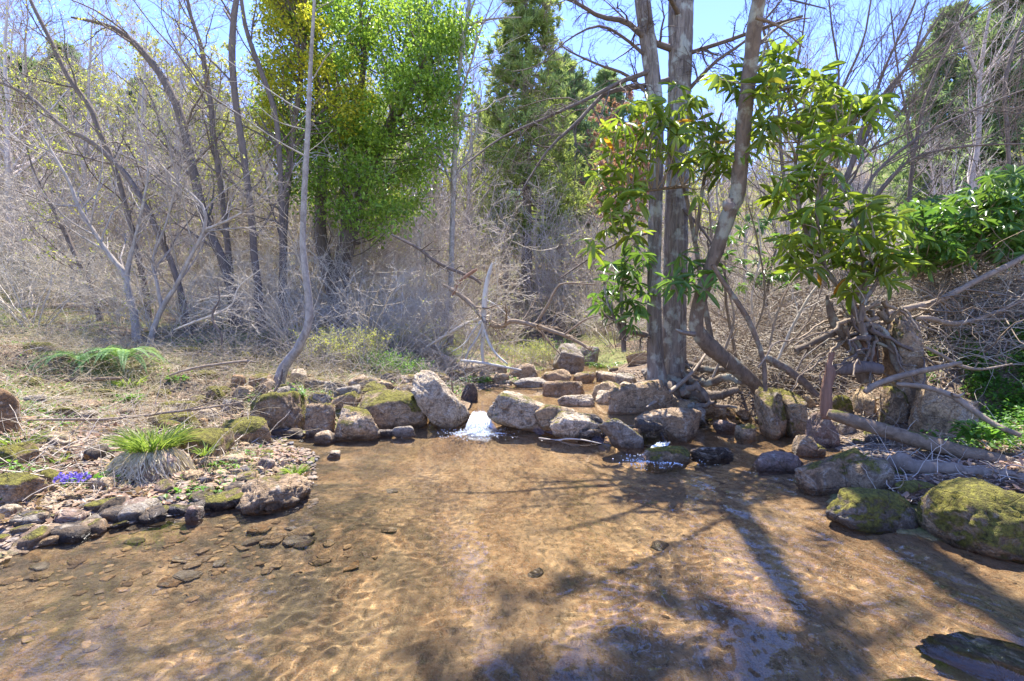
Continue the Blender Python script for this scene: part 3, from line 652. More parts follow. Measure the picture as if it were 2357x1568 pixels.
def scatter_cobbles(poly, n, smin, smax, cols, where, group, zoff=0, flat=(.3, .65)):
    for i in range(n):
        px0, px1, py0, py1 = poly[int(RNG.integers(len(poly)))]
        p = hit(RNG.uniform(px0, px1), RNG.uniform(py0, py1), water=False)
        col = cols[int(RNG.integers(len(cols)))]
        mo = float(RNG.choice([0, .1, .5])) if 'bed' not in group else 0
        words = dict(tan='tan', pale='pale', grey='grey', brown='brown', orange='orange', dark='dark', pink='pinkish', slate='slate-coloured', wet='wet black')[col]
        cobble(p[0], p[1], float(np.exp(RNG.uniform(math.log(smin), math.log(smax)))), RNG.uniform(*flat), col, mo,
               f'small {words} stone {where}', f'{words} stones {group}', zoff)
v, F = rock_verts(5, 411, 7, .5, .16); v = v*np.array([.42, .13, .10]); ca_, sa_ = math.cos(-.5), math.sin(-.5); v = np.stack([v[:, 0]*ca_-v[:, 1]*sa_, v[:, 0]*sa_+v[:, 1]*ca_, v[:, 2]], -1)+np.array([1.98, 1.86, -.10]); v[:, 2] -= .07
o = mk('submerged_rock', v, [F], M['rock'], True, None, (1.98, 1.86, -.3)); o.color = (.22, .19, .15, .45); tag(o, 'long rough dark rock lying under the water at the lower right', 'rock')
v, F = rock_verts(4, 412, 6, .6, .2); v = v*np.array([.2, .12, .09])+np.array([1.25, 1.60, -.05]); v[:, 2] = np.where(v[:, 2] < -.06, -.06+(v[:, 2]+.06)*4, v[:, 2]); o = mk('mossy_stone', v, [F], M['rock'], True, None, (1.25, 1.6, -.25)); o.color = (.4, .36, .3, 1.0); tag(o, 'bright mossy stone at the bottom edge of the photo', 'rock')
for px_, py_, s_, col_, lab_ in [(1516, 1316, .055, 'dark', 'dark curved stone lying on the sunny stream bed'), (1236, 1382, .05, 'dark', 'dark flat stone on the middle of the stream bed'), (600, 1242, .08, 'orange', 'square ochre stone under the water left of the middle'),
        (394, 1390, .06, 'orange', 'orange angular stone under the water at the lower left'), (700, 1290, .07, 'dark', 'dark oval stone under the water left of the middle')]:
    p_ = hit(px_, py_+12, water=False); cobble(p_[0], p_[1], s_, .3, col_, 0, lab_, None)
scatter_cobbles([(200, 700, 1040, 1170), (0, 420, 1100, 1235), (400, 700, 1050, 1150), (0, 700, 1020, 1120)], 74, .03, .085, ['tan', 'grey', 'pink', 'tan', 'slate', 'brown', 'grey', 'tan'], 'lying loose on the gravel bar by the pool', 'on the gravel bar')
scatter_cobbles([(60, 560, 950, 1040), (480, 1000, 840, 930), (640, 960, 830, 880), (60, 560, 900, 990)], 76, .04, .13, ['tan', 'brown', 'pale', 'grey', 'orange'], 'half buried on the left bank behind the dam', 'on the left bank')
scatter_cobbles([(1000, 1300, 850, 895), (1150, 1480, 850, 905)], 22, .05, .12, ['tan', 'brown', 'grey', 'pale'], 'beside the creek behind the dam', 'beside the creek')
scatter_cobbles([(1560, 1760, 930, 1010), (1850, 2200, 1000, 1100)], 34, .03, .10, ['grey', 'tan', 'pink', 'slate', 'dark'], 'on the narrow right bank between boulders and logs', 'on the right bank')
scatter_cobbles([(0, 640, 1230, 1420), (150, 720, 1190, 1330), (300, 900, 1150, 1480)], 34, .035, .08, ['tan', 'orange', 'tan', 'grey', 'brown'], 'under the clear water at the lower left', 'on the stream bed', flat=(.2, .4))
scatter_cobbles([(-20, 220, 1200, 1262), (180, 420, 1168, 1220), (380, 560, 1150, 1190), (520, 640, 1130, 1176)], 46, .04, .12, ['dark', 'grey', 'slate', 'pink', 'brown', 'dark'], 'at the wet edge of the gravel bar', 'at the wet edge of the gravel bar')
# finer gravel: nobody could count it
def gravel(name, boxes, n, smin, smax, col, clip=None):
    s = Soup(); 
    for bi, bx in enumerate(boxes):
        m = n//len(boxes); px = RNG.uniform(bx[0], bx[1], m); py = RNG.uniform(bx[2], bx[3], m)
        Yv = (CAM_H-.02)/((py-HY)/FPX)
        for _ in range(4):
            x = (px-FPX)/FPX*Yv; z = height(x, Yv); Yv = .5*Yv+.5*(CAM_H-z)/((py-HY)/FPX)
        x = (px-FPX)/FPX*Yv; z = height(x, Yv); pos = np.stack([x, Yv, z], -1)
        if clip: kp = clip(x, Yv, sdf(x, Yv)); pos = pos[kp]; m = len(pos); pos[:, 2] -= .006*('bed' in name)
        tv, tf = rock_verts(2 if 'bed' in name else 1, 950+bi, 5, .05, .2); tv = tv*np.array([1, .55+.15*(bi % 4), .4+.15*(bi % 3)])
        sd, dr, nn = frames(np.stack([RNG.normal(size=m), RNG.normal(size=m), RNG.normal(size=m)*.15], -1), RNG, (0, 0, 1), .9)
        s.add((tv, {3: tf}), pos, sd, dr, nn, smin*(smax/smin)**(RNG.random(m)**1.4))
    o = s.build(name, M['gravel_'+col], smooth=False); o.cycles.is_caustics_receiver = True; tag(o, kind='stuff'); return o
def gravel_mat(name, stops):
    b = NB(name); g = b.n('ShaderNodeNewGeometry'); c = b.ramp(g.outputs['Random Per Island'], stops); b_ = b.noise(b.pos(), 60, 4, .7)
    c = b.mix(b.ramp(b_, [(.35, .5), (.55, 0.0)]), c, (.06, .05, .04))
    return b.done(b.prin(c, .8, b.bump(b_, .6, .01), .3))
M['gravel_mixed'] = gravel_mat('mixed_gravel', [(0.0, (.07, .06, .055)), (.3, (.22, .16, .11)), (.6, (.32, .23, .155)), (.8, (.16, .15, .15)), (1.0, (.42, .33, .25))])
M['gravel_bed'] = gravel_mat('stream_bed_gravel', [(0.0, (.09, .06, .035)), (.35, (.25, .16, .085)), (.7, (.36, .24, .12)), (.9, (.14, .11, .08)), (1.0, (.44, .30, .16))])
gravel('gravel', [(-60, 420, 1100, 1260), (180, 730, 1030, 1190), (0, 700, 930, 1060), (1560, 1880, 920, 1030), (1850, 2200, 1000, 1110), (1020, 1480, 852, 910)], 19000, .008, .032, 'mixed', lambda x, y, d: (d > -.12+.12*vnoise(x*5, y*5)))
gravel('stream_bed_gravel', [(-300, 1150, 1150, 1700), (-300, 1000, 1180, 1500), (-200, 900, 1180, 1420), (0, 2357, 1000, 1600), (1500, 2357, 1010, 1500)], 4200, .004, .034, 'bed', lambda x, y, d: (d < .05) & (vnoise(x*1.6, y*1.6, 3)*.7+RNG.normal(size=len(x))*.28+.9*sstep(-.2, -1.6, x+.25*(y-3))*sstep(1.5, 2.2, y)+.5*sstep(.6, 1.4, x)*sstep(3, 4, y)-.55 > 0))

# ------------------------------------------------------------ white water
def cascade(name, top, bot, w0, w1, z0, z1, fan):
    n, m = 46, 30; V = []; A = []
    top = np.array(top); bot = np.array(bot); ax = bot-top; L = np.hypot(*ax); ax = ax/L; sd = np.array([ax[1], -ax[0]])
    for j in range(n):
        t = j/(n-1)*(1+fan/L); tt = min(t, 1)
        wd = w0+(w1-w0)*tt**1.5 if t < 1 else w1+(t-1)*L*1.3
        z = z0+(z1-z0)*sstep(.1, .95, tt)
        for i in range(m):
            u = i/(m-1)*2-1; p = top+ax*t*L+sd*u*wd/2
            bumpz = .03*float(math.exp(-((t-1)*L/.10)**2))*(1-u*u)+.012*math.sin(u*7+t*9)*(1-u*u)
            V.append((p[0], p[1], z+.012+bumpz-.02*u*u))
            A.append(max(0, (1-abs(u)**2.2)*(sstep(.02, .35, tt) if t < 1 else 1)*(1-sstep(1, 1+fan/L, t)**.6)))
    V = np.array(V); V[:, 2] += .035*fbm(V[:, 0]*20, V[:, 1]*16, 0, 4, .65)*np.array(A)
    idx = np.arange(n*m).reshape(n, m)
    q = np.stack([idx[:-1, :-1], idx[:-1, 1:], idx[1:, 1:], idx[1:, :-1]], -1).reshape(-1, 4)
    o = mk(name, V, [q], M['foam'], attrs={'foam': np.array(A)}); tag(o, kind='structure'); return o
cascade('waterfall', (-.38, 5.92), (-.34, 5.50), .14, .46, .16, .01, .34)
cascade('rapid_water', (1.42, 4.72), (1.22, 4.42), .10, .22, .06, .012, .22)
M['drop'] = None
b = NB('white_water_strand'); M['drop'] = b.done(b.prin((.74, .80, .84), .15, None, .6))
def whitewater(x0, y0, x1, y1, w0, w1, ztop, ns, nb, fan):
    T_ = Tubes(); u = RNG.uniform(-1, 1, ns); t = np.linspace(0, 1, 9)[None]; st = RNG.uniform(0, .35, ns)[:, None]; tt = st+(1-st)*t
    xx = x0+(x1-x0)*tt+(u[:, None])*(w0+(w1-w0)*tt**1.4)/2; yy = y0+(y1-y0)*tt; zz = ztop+.01-(ztop-.012)*tt**1.9+RNG.normal(size=xx.shape)*.006; xx = xx+RNG.normal(size=xx.shape)*.004
    T_.add(np.stack([xx, yy, zz], -1), RNG.uniform(.0015, .0045, ns)[:, None]*np.array([.3, .6, .8, 1, 1, 1, .9, .7, .2])[None], 4); tag(T_.build('falling_water', M['drop']), kind='stuff')
    rr = np.abs(RNG.normal(size=nb))*fan; aa = RNG.uniform(-PI, PI, nb); px = x1+np.cos(aa)*rr*1.25; py = y1-.03+np.sin(aa)*rr*.9-rr*.3; k = vnoise(px*14, py*22, 2)*.8+RNG.normal(size=nb)*.25 > .05; px, py, rr = px[k], py[k], rr[k]
    pos = np.stack([px, py, level(px, py)*0+.004+np.abs(RNG.normal(size=len(px)))*.028*np.exp(-rr/(.5*fan))], -1); sd, dr, nn = frames(RNG.normal(size=pos.shape), RNG); tv, tf = ICO[1]
    tag(Soup().add((tv, {3: tf}), pos, sd, dr, nn, RNG.uniform(.002, .0065, len(pos))).build('foam', M['drop'], smooth=True), kind='stuff')
whitewater(-.38, 5.80, -.34, 5.52, .14, .34, .155, 90, 3800, .13)
whitewater(1.42, 4.72, 1.24, 4.46, .10, .2, .07, 50, 2600, .11)
# ------------------------------------------------------------ traced trees
def tree(name, label, cat, trunks, Y, mat, k=10, N=26, lv=(), leaf=None, group=None, base=None, limbs=(), rough=.006, crownmat=None, rng=None, trunkname='trunk', seed=0, grounded=True):
    """trunks/limbs: polylines in photo units with widths; lv: levels of grown boughs on top of them"""
    rg = np.random.default_rng(500+seed)
    YY = Y if isinstance(Y, list) else [Y]*len(trunks)
    if grounded:
        y0 = YY[0][0] if isinstance(YY[0], tuple) else YY[0]; a_, b2 = trunks[0][0], trunks[0][1]; sx = (a_[0]-b2[0])/max(a_[1]-b2[1], 1)*.5
        zg = hz((a_[0]-FPX)/FPX*y0, y0); pg = HY+(CAM_H-zg)/y0*FPX+6
        if pg > a_[1]+8: trunks = [[(a_[0]+sx*(pg-a_[1]), pg, a_[2]*1.25)]+list(trunks[0])]+list(trunks[1:])
    tp = [trace(t, y, N) for t, y in zip(trunks, YY)]
    loc = tuple(float(c) for c in (base if base is not None else tp[0][0][0]))
    t = thing(name, label, cat, loc, group)
    for i, (p, r) in enumerate(tp): Tubes().add(p, r, k).build(trunkname, M[mat], t, loc, rough, 9)
    lt = [trace(l, y, 14) for l, y in limbs]
    if lt or lv:
        cr = Tubes(); src = []
        for p, r in lt: cr.add(p, r, 6)
        lp = np.stack([p for p, r in lt]) if lt else None; lr = np.stack([r for p, r in lt]) if lt else None
        tpp = np.stack([p for p, r in tp]); trr = np.stack([r for p, r in tp])
        cur = []
        for li, (what, n, a, b_, L, ang, up, rr, kk, nn, wob, bias) in enumerate(lv):
            srcs = {'t': [(tpp, trr)], 'l': [(lp, lr)] if lt else [], 'c': cur[-1:] if cur else [], 'a': cur, 'tl': [(tpp, trr)]+([(lp, lr)] if lt else [])}[what]
            new = [grow(p, r, n, a, b_, L, ang, nn, wob, up, rr, rg, bias=bias) for p, r in srcs]
            for p, r in new: cr.add(p, r, kk)
            cur += new
        cr.build('crown', M[crownmat or mat], t, loc)
        if leaf:
            lm, per, size, wid, lastn = leaf; s = Soup()
            for p, r in (cur[-lastn:] if cur else []):
                pos, T = tips(p, rg, per, .25, 1)
                sd, dr, nn = frames(T+rg.normal(size=T.shape)*.9, rg, (0, 0, 1), .3)
                s.add(DIAMOND, pos, sd, dr, nn, rg.uniform(.6, 1.3, len(pos))*size, rg.uniform(.6, 1.3, len(pos))*size*wid)
            if s.n: s.build('foliage', M[lm], t, loc)
    return t
# level tuple: (source, n per parent, t0, t1, length ratio, angle, upward bend, radius ratio, sides, points, wobble, bias)
def LV(src, n, a, b_, L, ang, up=.0, rr=.5, k=3, N=6, wob=.18, bias=None): return (src, n, a, b_, L, R(ang), up, rr, k, N, wob, bias)

# the big double-stemmed tree: furrowed bark, dead limbs to the left, hemlock boughs above the picture
bt = tree('big_twin_trunk_tree', 'massive tree with two furrowed grey trunks joined at the base on the creek bank', 'tree',
    [[(1548, 915, 96), (1546, 880, 74), (1548, 840, 62), (1551, 740, 58), (1554, 560, 54), (1558, 400, 52), (1562, 200, 54), (1566, 0, 56), (1575, -500, 50), (1580, -1100, 30), (1590, -1700, 8)],
     [(1512, 915, 62), (1511, 860, 44), (1507, 800, 38), (1505, 600, 32), (1510, 400, 32), (1508, 250, 36), (1494, 130, 38), (1478, 0, 36), (1450, -300, 34), (1430, -700, 20), (1440, -1100, 6)]],
    [6.6, 6.4], 'trunk', 72, 260, rough=.0,
    limbs=[([(1508, 158, 13), (1470, 174, 12), (1430, 188, 11), (1365, 222, 9), (1255, 272, 7), (1150, 320, 5), (1060, 388, 3)], (6.38, 5.25)),
           ([(1562, 176, 15), (1520, 190, 14), (1440, 205, 12), (1392, 216, 10), (1330, 280, 8), (1262, 345, 6), (1200, 440, 3)], (6.62, 5.45)),
           ([(1568, 130, 18), (1545, 112, 16), (1490, 92, 14), (1440, 50, 13), (1380, 38, 10), (1318, 2, 8), (1240, -20, 4)], (6.62, 5.65)),
           ([(1508, 228, 12), (1490, 215, 10), (1440, 172, 8), (1375, 148, 6), (1300, 112, 4), (1290, 90, 3)], (6.42, 6.05)),
           ([(1496, 138, 10), (1440, 90, 7), (1380, 60, 6), (1310, 90, 4), (1240, 150, 3), (1180, 165, 2)], (6.4, 5.55)),
           ([(1566, 130, 12), (1600, 118, 10), (1671, 95, 9), (1756, 65, 8), (1848, 37, 6)], (6.62, 5.85)),
           ([(1564, 232, 11), (1600, 190, 9), (1650, 140, 8), (1720, 90, 6), (1800, 0, 4)], (6.62, 5.85)),
           ([(1568, 50, 14), (1545, 0, 12), (1500, -30, 10), (1400, -50, 8), (1250, -40, 5)], (6.6, 4.65)),
           ([(1568, -20, 13), (1600, -40, 12), (1690, -60, 9), (1790, -10, 6), (1900, 20, 3)], (6.62, 5.25)),
           ([(1508, 785, 16), (1485, 770, 14), (1440, 760, 11), (1410, 735, 8), (1380, 722, 5)], (6.4, 6.15)),
           ([(1556, 460, 11), (1570, 480, 9), (1610, 520, 8), (1650, 580, 5), (1670, 640, 3)], (6.6, 5.85)),
           ([(1506, 530, 8), (1480, 540, 6), (1420, 560, 5), (1350, 600, 4), (1290, 640, 3)], (6.4, 5.95))],
    lv=[LV('l', 16, .1, 1, .34, 52, -.03, .42, 4, 8, .22), LV('c', 8, .1, 1, .5, 45, -.09, .55, 3, 6, .28), LV('c', 3, .2, 1, .6, 40, -.12, .6, 3, 5, .25)], crownmat='dark', seed=1)
loc = bt.location[:]
for pl, y_ in [([(1545, 870, 50), (1580, 905, 34), (1640, 912, 24), (1700, 900, 14)], (6.5, 5.9)), ([(1530, 880, 46), (1500, 912, 30), (1450, 915, 16), (1410, 935, 8)], (6.4, 6.0)), ([(1560, 860, 30), (1620, 880, 22), (1680, 872, 16), (1750, 892, 8)], (6.6, 5.9)), ([(1545, 885, 30), (1560, 925, 20), (1600, 935, 14), (1650, 925, 8)], (6.3, 5.7)), ([(1575, 840, 20), (1640, 850, 16), (1700, 852, 12), (1740, 880, 8)], (6.6, 6.0)), ([(1570, 900, 18), (1610, 890, 14), (1640, 930, 10), (1690, 940, 6)], (6.0, 5.7))]:
    p, r = trace(pl, y_, 18, wob=.012); Tubes().add(p, r, 9).build('root', M['lean'], bt, loc, .012, 8)
# boughs high above the frame that throw the dappled shade on the lower right water
cr = Tubes(); fs = Soup(); rg = np.random.default_rng(77); allp = []
for (x0, z0, x1, y1, z1) in [(2.1, 8.8, .5, 6.6, 9.3), (2.2, 9.3, 1.4, 6.2, 9.6), (2.3, 9.0, 2.3, 6.2, 9.3), (2.0, 10.2, -.3, 6.7, 10.1), (2.3, 10.5, 2.8, 7.2, 10.8), (1.9, 9.8, 1.0, 7.0, 9.4), (2.4, 7.7, 4.3, 6.3, 8.2), (2.1, 8.6, -.2, 6.4, 8.5), (2.4, 6.9, 4.6, 7.2, 7.5)]:
    p = resample([(x0-.2, 6.6, z0), ((x0+x1)/2, (6.6+y1)/2, (z0+z1)/2+.15), (x1, y1, z1)], 10); r = np.linspace(.035, .008, 10); cr.add(p, r, 6)
    a = grow(p, r, 16, .3, 1, .38, R(55), 6, .12, -.03, .5, rg); cr.add(*a, 3)
    c_ = grow(*a, 5, .1, 1, .5, R(45), 5, .12, -.03, .5, rg); cr.add(*c_, 3); allp += [a, c_]
for p, r in allp:
    pos, T = tips(p, rg, 12, .1, 1); sd, dr, nn = frames(T+rg.normal(size=T.shape)*.5, rg, (0, 0, 1), .6)
    fs.add(DIAMOND, pos, sd, dr, nn, rg.uniform(.06, .13, len(pos)), rg.uniform(.02, .035, len(pos)))
cr.build('upper_crown', M['dark'], bt, loc); fs.build('foliage', M['hem'], bt, loc)
# buttress ridges of the furrowed bark on both trunks
for ch in [c for c in bt.children if c.name.startswith('trunk')]:
    me = ch.data; n = len(me.vertices); co = np.empty(n*3, np.float32); me.vertices.foreach_get('co', co); co = co.reshape(-1, 3)
    ring = co.reshape(-1, 72, 3); cen = ring.mean(1, keepdims=True); dv = ring-cen; z = ring[..., 2]
    an = np.arctan2(dv[..., 1], dv[..., 0]); q1 = fbm(np.cos(an)*9, np.sin(an)*9, z*1.3, 3); q2 = fbm(np.cos(an)*20+q1, np.sin(an)*20, z*3.2, 3, .6)
    f = .97+.06*np.sin(an*3+z*.4+1)+.10*fbm(np.cos(an)*2, np.sin(an)*2, z*.8, 2)-.12*np.clip(1-np.abs(q1)*5, 0, 1)**1.5-.07*np.clip(1-np.abs(q2)*4, 0, 1)
    ch.data.vertices.foreach_set('co', (cen+dv*f[..., None]).astype(np.float32).ravel())

tree('leaning_crooked_tree', 'crooked brown tree with a broken knot leaning in front of the big twin trunks', 'tree',
    [[(1752, 905, 30), (1735, 880, 32), (1691, 846, 36), (1655, 816, 36), (1622, 786, 36), (1603, 758, 34), (1604, 725, 32), (1616, 670, 32), (1634, 620, 31), (1656, 560, 33), (1682, 478, 36), (1694, 455, 32), (1704, 400, 34), (1712, 300, 32), (1722, 190, 33), (1734, 90, 33), (1748, 0, 32), (1780, -160, 28), (1810, -400, 18)]],
    (5.75, 4.1), 'lean', 14, 46, rough=.02,
    limbs=[([(1682, 480, 30), (1676, 470, 28), (1680, 462, 14), (1688, 458, 4)], 4.72),
           ([(1640, 610, 10), (1665, 650, 12), (1700, 700, 13), (1727, 745, 13), (1743, 785, 12), (1757, 830, 12), (1762, 900, 10)], (4.85, 5.2)),
           ([(1600, 770, 12), (1570, 765, 9), (1555, 758, 4)], 5.05),
           ([(1740, 40, 10), (1790, 60, 6), (1850, 110, 3)], 4.4)],
    grounded=False, lv=[LV('t', 7, .55, 1, .12, 50, .02, .3, 4, 7, .2), LV('c', 6, .2, 1, .5, 45, 0, .6, 3, 6, .22), LV('c', 3, .2, 1, .6, 45, 0, .6, 3, 5, .22)], seed=2)

tree('slender_curved_tree', 'slender pale-barked tree bowing out at its foot, alone in front of the leafy green tree', 'tree',
    [[(652, 848, 24), (662, 832, 23), (680, 812, 21), (699, 775, 19), (710, 746, 18), (712, 700, 17), (707, 660, 16), (699, 590, 15), (697, 560, 14), (700, 450, 13), (706, 350, 12), (710, 260, 11), (715, 150, 9), (722, 30, 7), (726, -60, 6), (732, -260, 4)]],
    6.6, 'birch', 12, 46, rough=.004,
    limbs=[([(704, 360, 4), (640, 325, 3), (560, 270, 3), (470, 210, 2), (400, 165, 1.5)], (6.6, 6.2)),
           ([(712, 262, 3), (660, 235, 3), (560, 165, 2), (470, 100, 1.5)], (6.6, 7.2)),
           ([(715, 190, 3), (760, 120, 2), (820, 60, 1.5)], 6.6), ([(708, 300, 3), (640, 280, 2), (590, 240, 1.5)], 6.6)],
    lv=[LV('l', 6, .2, 1, .3, 45, .05, .7, 3, 6, .15), LV('t', 8, .35, 1, .1, 60, .06, .2, 3, 7, .12)], leaf=('bud', 2, .02, .5, 2), seed=3)

TW = [LV('tl', 13, .22, 1, .32, 45, .04, .38, 4, 8, .16), LV('c', 6, .15, 1, .5, 45, .03, .5, 3, 7, .18), LV('c', 4, .2, 1, .55, 42, .02, .6, 3, 5, .2)]
bud = ('bud', 2, .05, .6, 1)
LT = [
 ('dark leaning tree whose trunk sweeps up to the left over the pale twiggy shrubs', [[(520, 620, 26), (470, 500, 24), (421, 285, 23), (390, 210, 22), (365, 165, 20), (320, 110, 18), (280, 75, 14), (235, 55, 10), (165, 40, 6)]], 11.0),
 ('thin dark tree standing just right of the dark leaning one', [[(530, 640, 18), (515, 480, 16), (491, 310, 16), (486, 240, 15), (476, 185, 15), (461, 100, 13), (440, 40, 10), (420, -60, 7)]], 12.0),
 ('tallest straight brown tree at the left, rising from the shrubs to the top edge', [[(598, 710, 26), (592, 640, 20), (586, 600, 19), (576, 475, 18), (556, 325, 18), (541, 225, 18), (534, 125, 18), (538, 40, 17), (544, 0, 15), (550, -200, 8)]], 10.5),
 ('dark tree curving up to the left beside the leafy green tree', [[(650, 560, 16), (641, 325, 15), (626, 235, 14), (591, 140, 14), (566, 65, 12), (556, 0, 10), (540, -120, 6)]], 11.5),
 ('dark leaning tree nearest the upper left corner', [[(330, 640, 16), (270, 400, 15), (225, 296, 15), (210, 250, 15), (175, 205, 14), (145, 155, 13), (115, 90, 12), (70, 0, 9), (40, -80, 5)]], 11.0),
 ('low dark tree leaning far to the left across the pale shrubs', [[(400, 620, 16), (326, 460, 15), (270, 380, 15), (200, 320, 14), (150, 296, 12), (65, 220, 9), (0, 190, 7), (-60, 150, 4)]], 10.0),
 ('mossy dark stem leaning left behind the shrubs at the left', [[(210, 657, 14), (175, 590, 13), (145, 526, 12), (115, 466, 10), (80, 400, 6), (60, 330, 4)]], 10.5),
]
for i, (lab, tr, Y) in enumerate(LT):
    tr = [[(q_[0], q_[1], q_[2]*.8) for q_ in t_] for t_ in tr]
    tree('bare_budding_tree', lab, 'tree', tr, Y, 'dark', 9, 26, lv=TW, leaf=bud, group='dark budding trees on the left bank', seed=20+i, rough=.012)
tree('forked_shrub_tree', 'fork-trunked shrub tree with one reddish stem in the left middle ground', 'tree',
    [[(311, 737, 17), (305, 705, 15), (296, 675, 15), (288, 632, 13), (254, 590, 11), (220, 540, 10), (180, 476, 9), (160, 420, 7), (125, 360, 6), (80, 285, 4)],
     [(290, 640, 11), (300, 590, 9), (311, 550, 7), (330, 466, 6), (340, 400, 4), (335, 330, 3)]], 9.0, 'mid', 9, 24,
    limbs=[([(180, 476, 6), (120, 470, 4), (40, 440, 3), (-20, 420, 2)], (9, 8)), ([(245, 580, 6), (180, 540, 4), (110, 500, 3), (20, 480, 2)], (9, 8.2))],
    lv=[LV('tl', 17, .2, 1, .45, 45, .05, .5, 4, 8, .16), LV('c', 9, .1, 1, .5, 42, .03, .6, 3, 6, .18), LV('c', 3, .2, 1, .6, 40, .02, .6, 3, 5, .2)], seed=31)
tree('zigzag_shrub_tree', 'zigzag pale shrub tree in front of the reddish forked one', 'tree',
    [[(350, 768, 13), (362, 735, 12), (376, 702, 11), (395, 675, 10), (411, 646, 9), (436, 596, 8), (470, 530, 8), (468, 476, 6), (415, 425, 5), (345, 350, 4), (315, 275, 3), (325, 190, 2)],
     [(372, 705, 9), (361, 650, 7), (352, 600, 6), (380, 520, 5), (400, 450, 4), (420, 360, 3)],
     [(470, 530, 7), (530, 505, 6), (585, 470, 4), (640, 400, 3)]], 8.2, 'mid', 8, 24,
    lv=[LV('t', 18, .2, 1, .45, 45, .05, .5, 4, 8, .16), LV('c', 9, .1, 1, .5, 42, .03, .6, 3, 6, .18), LV('c', 3, .2, 1, .6, 40, .02, .6, 3, 5, .2)], seed=32)

# arching bare trees over the right side
AR = [
 ('arching dark bare tree that rises behind the rhododendron toward the upper right', [[(1925, 490, 14), (1952, 400, 13), (1997, 300, 12), (2047, 210, 10), (2097, 140, 8), (2137, 75, 6), (2172, 25, 4)], [(1952, 400, 9), (1990, 290, 8), (2040, 150, 6), (2100, 20, 5), (2130, -80, 3)], [(1930, 470, 9), (2010, 250, 7), (2160, 90, 5), (2320, -20, 3)]], 8.5),
 ('bare tree with fine upswept twigs left of the arching dark one', [[(1900, 560, 10), (1890, 420, 9), (1900, 300, 8), (1940, 200, 7), (1985, 100, 5), (2005, 0, 4)], [(1895, 350, 6), (1930, 190, 5), (1915, 60, 4), (1900, -60, 3)]], 9.0),
 ('pale forked bare tree at the right in front of the far pines', [[(2236, 450, 13), (2239, 400, 12), (2252, 325, 10), (2254, 200, 9), (2266, 100, 7), (2280, 20, 5)], [(2252, 180, 7), (2225, 110, 5), (2200, 50, 4)]], 12.0),
 ('thin bare tree at the right edge bending up to the right', [[(2320, 330, 8), (2312, 200, 8), (2340, 90, 6), (2372, 0, 4)]], 9.0),
 ('low bare stem sweeping right above the rhododendron hedge', [[(1960, 560, 10), (2000, 420, 8), (2110, 320, 7), (2250, 250, 5), (2400, 190, 3)], [(1960, 520, 8), (2080, 380, 6), (2200, 340, 5), (2380, 330, 3)]], 8.0),
 ('bare tree whose thin twigs cross the sky between the twin trunks and the rhododendron top', [[(1830, 560, 8), (1800, 380, 8), (1790, 220, 7), (1760, 80, 6), (1720, -60, 4)], [(1795, 260, 5), (1840, 120, 4), (1860, -30, 3)]], 9.5),
 ('slim bare tree right of the rhododendron top with twigs sweeping right', [[(2090, 520, 9), (2100, 380, 8), (2130, 230, 7), (2190, 90, 5), (2250, -40, 3)], [(2105, 340, 5), (2070, 180, 4), (2050, 20, 3)]], 9.8),
]
for i, (lab, tr, Y) in enumerate(AR):
    tree('arching_bare_tree', lab, 'tree', tr, Y, 'purple' if i == 2 else 'dark', 8, 22,
         lv=[LV('t', 14, .12, 1, .5, 32, .06, .42, 4, 8, .10, (.8, 0, .2)), LV('c', 8, .1, 1, .5, 32, .04, .6, 3, 7, .12), LV('c', 3, .2, 1, .55, 35, .02, .6, 3, 5, .16)], group='bare trees over the right bank', seed=40+i)

# white bare-limbed tree between leafy tree and pine, at the top
tree('white_limbed_tree', 'white-limbed bare tree between the leafy green tree and the tall pine', 'tree',
    [[(1040, 560, 12), (1046, 380, 11), (1050, 250, 10), (1062, 120, 9), (1075, 40, 8), (1090, -80, 6)], [(1062, 70, 6), (1100, 50, 5), (1150, 42, 4), (1200, 40, 2)], [(1060, 90, 6), (1085, 20, 5), (1110, -40, 3)]], 13.5, 'birch', 8, 22,
    lv=[LV('t', 10, .25, 1, .4, 45, .05, .5, 4, 7, .15), LV('c', 7, .1, 1, .5, 42, .03, .6, 3, 6, .18), LV('c', 3, .2, 1, .6, 40, .02, .6, 3, 5, .2)], seed=51)

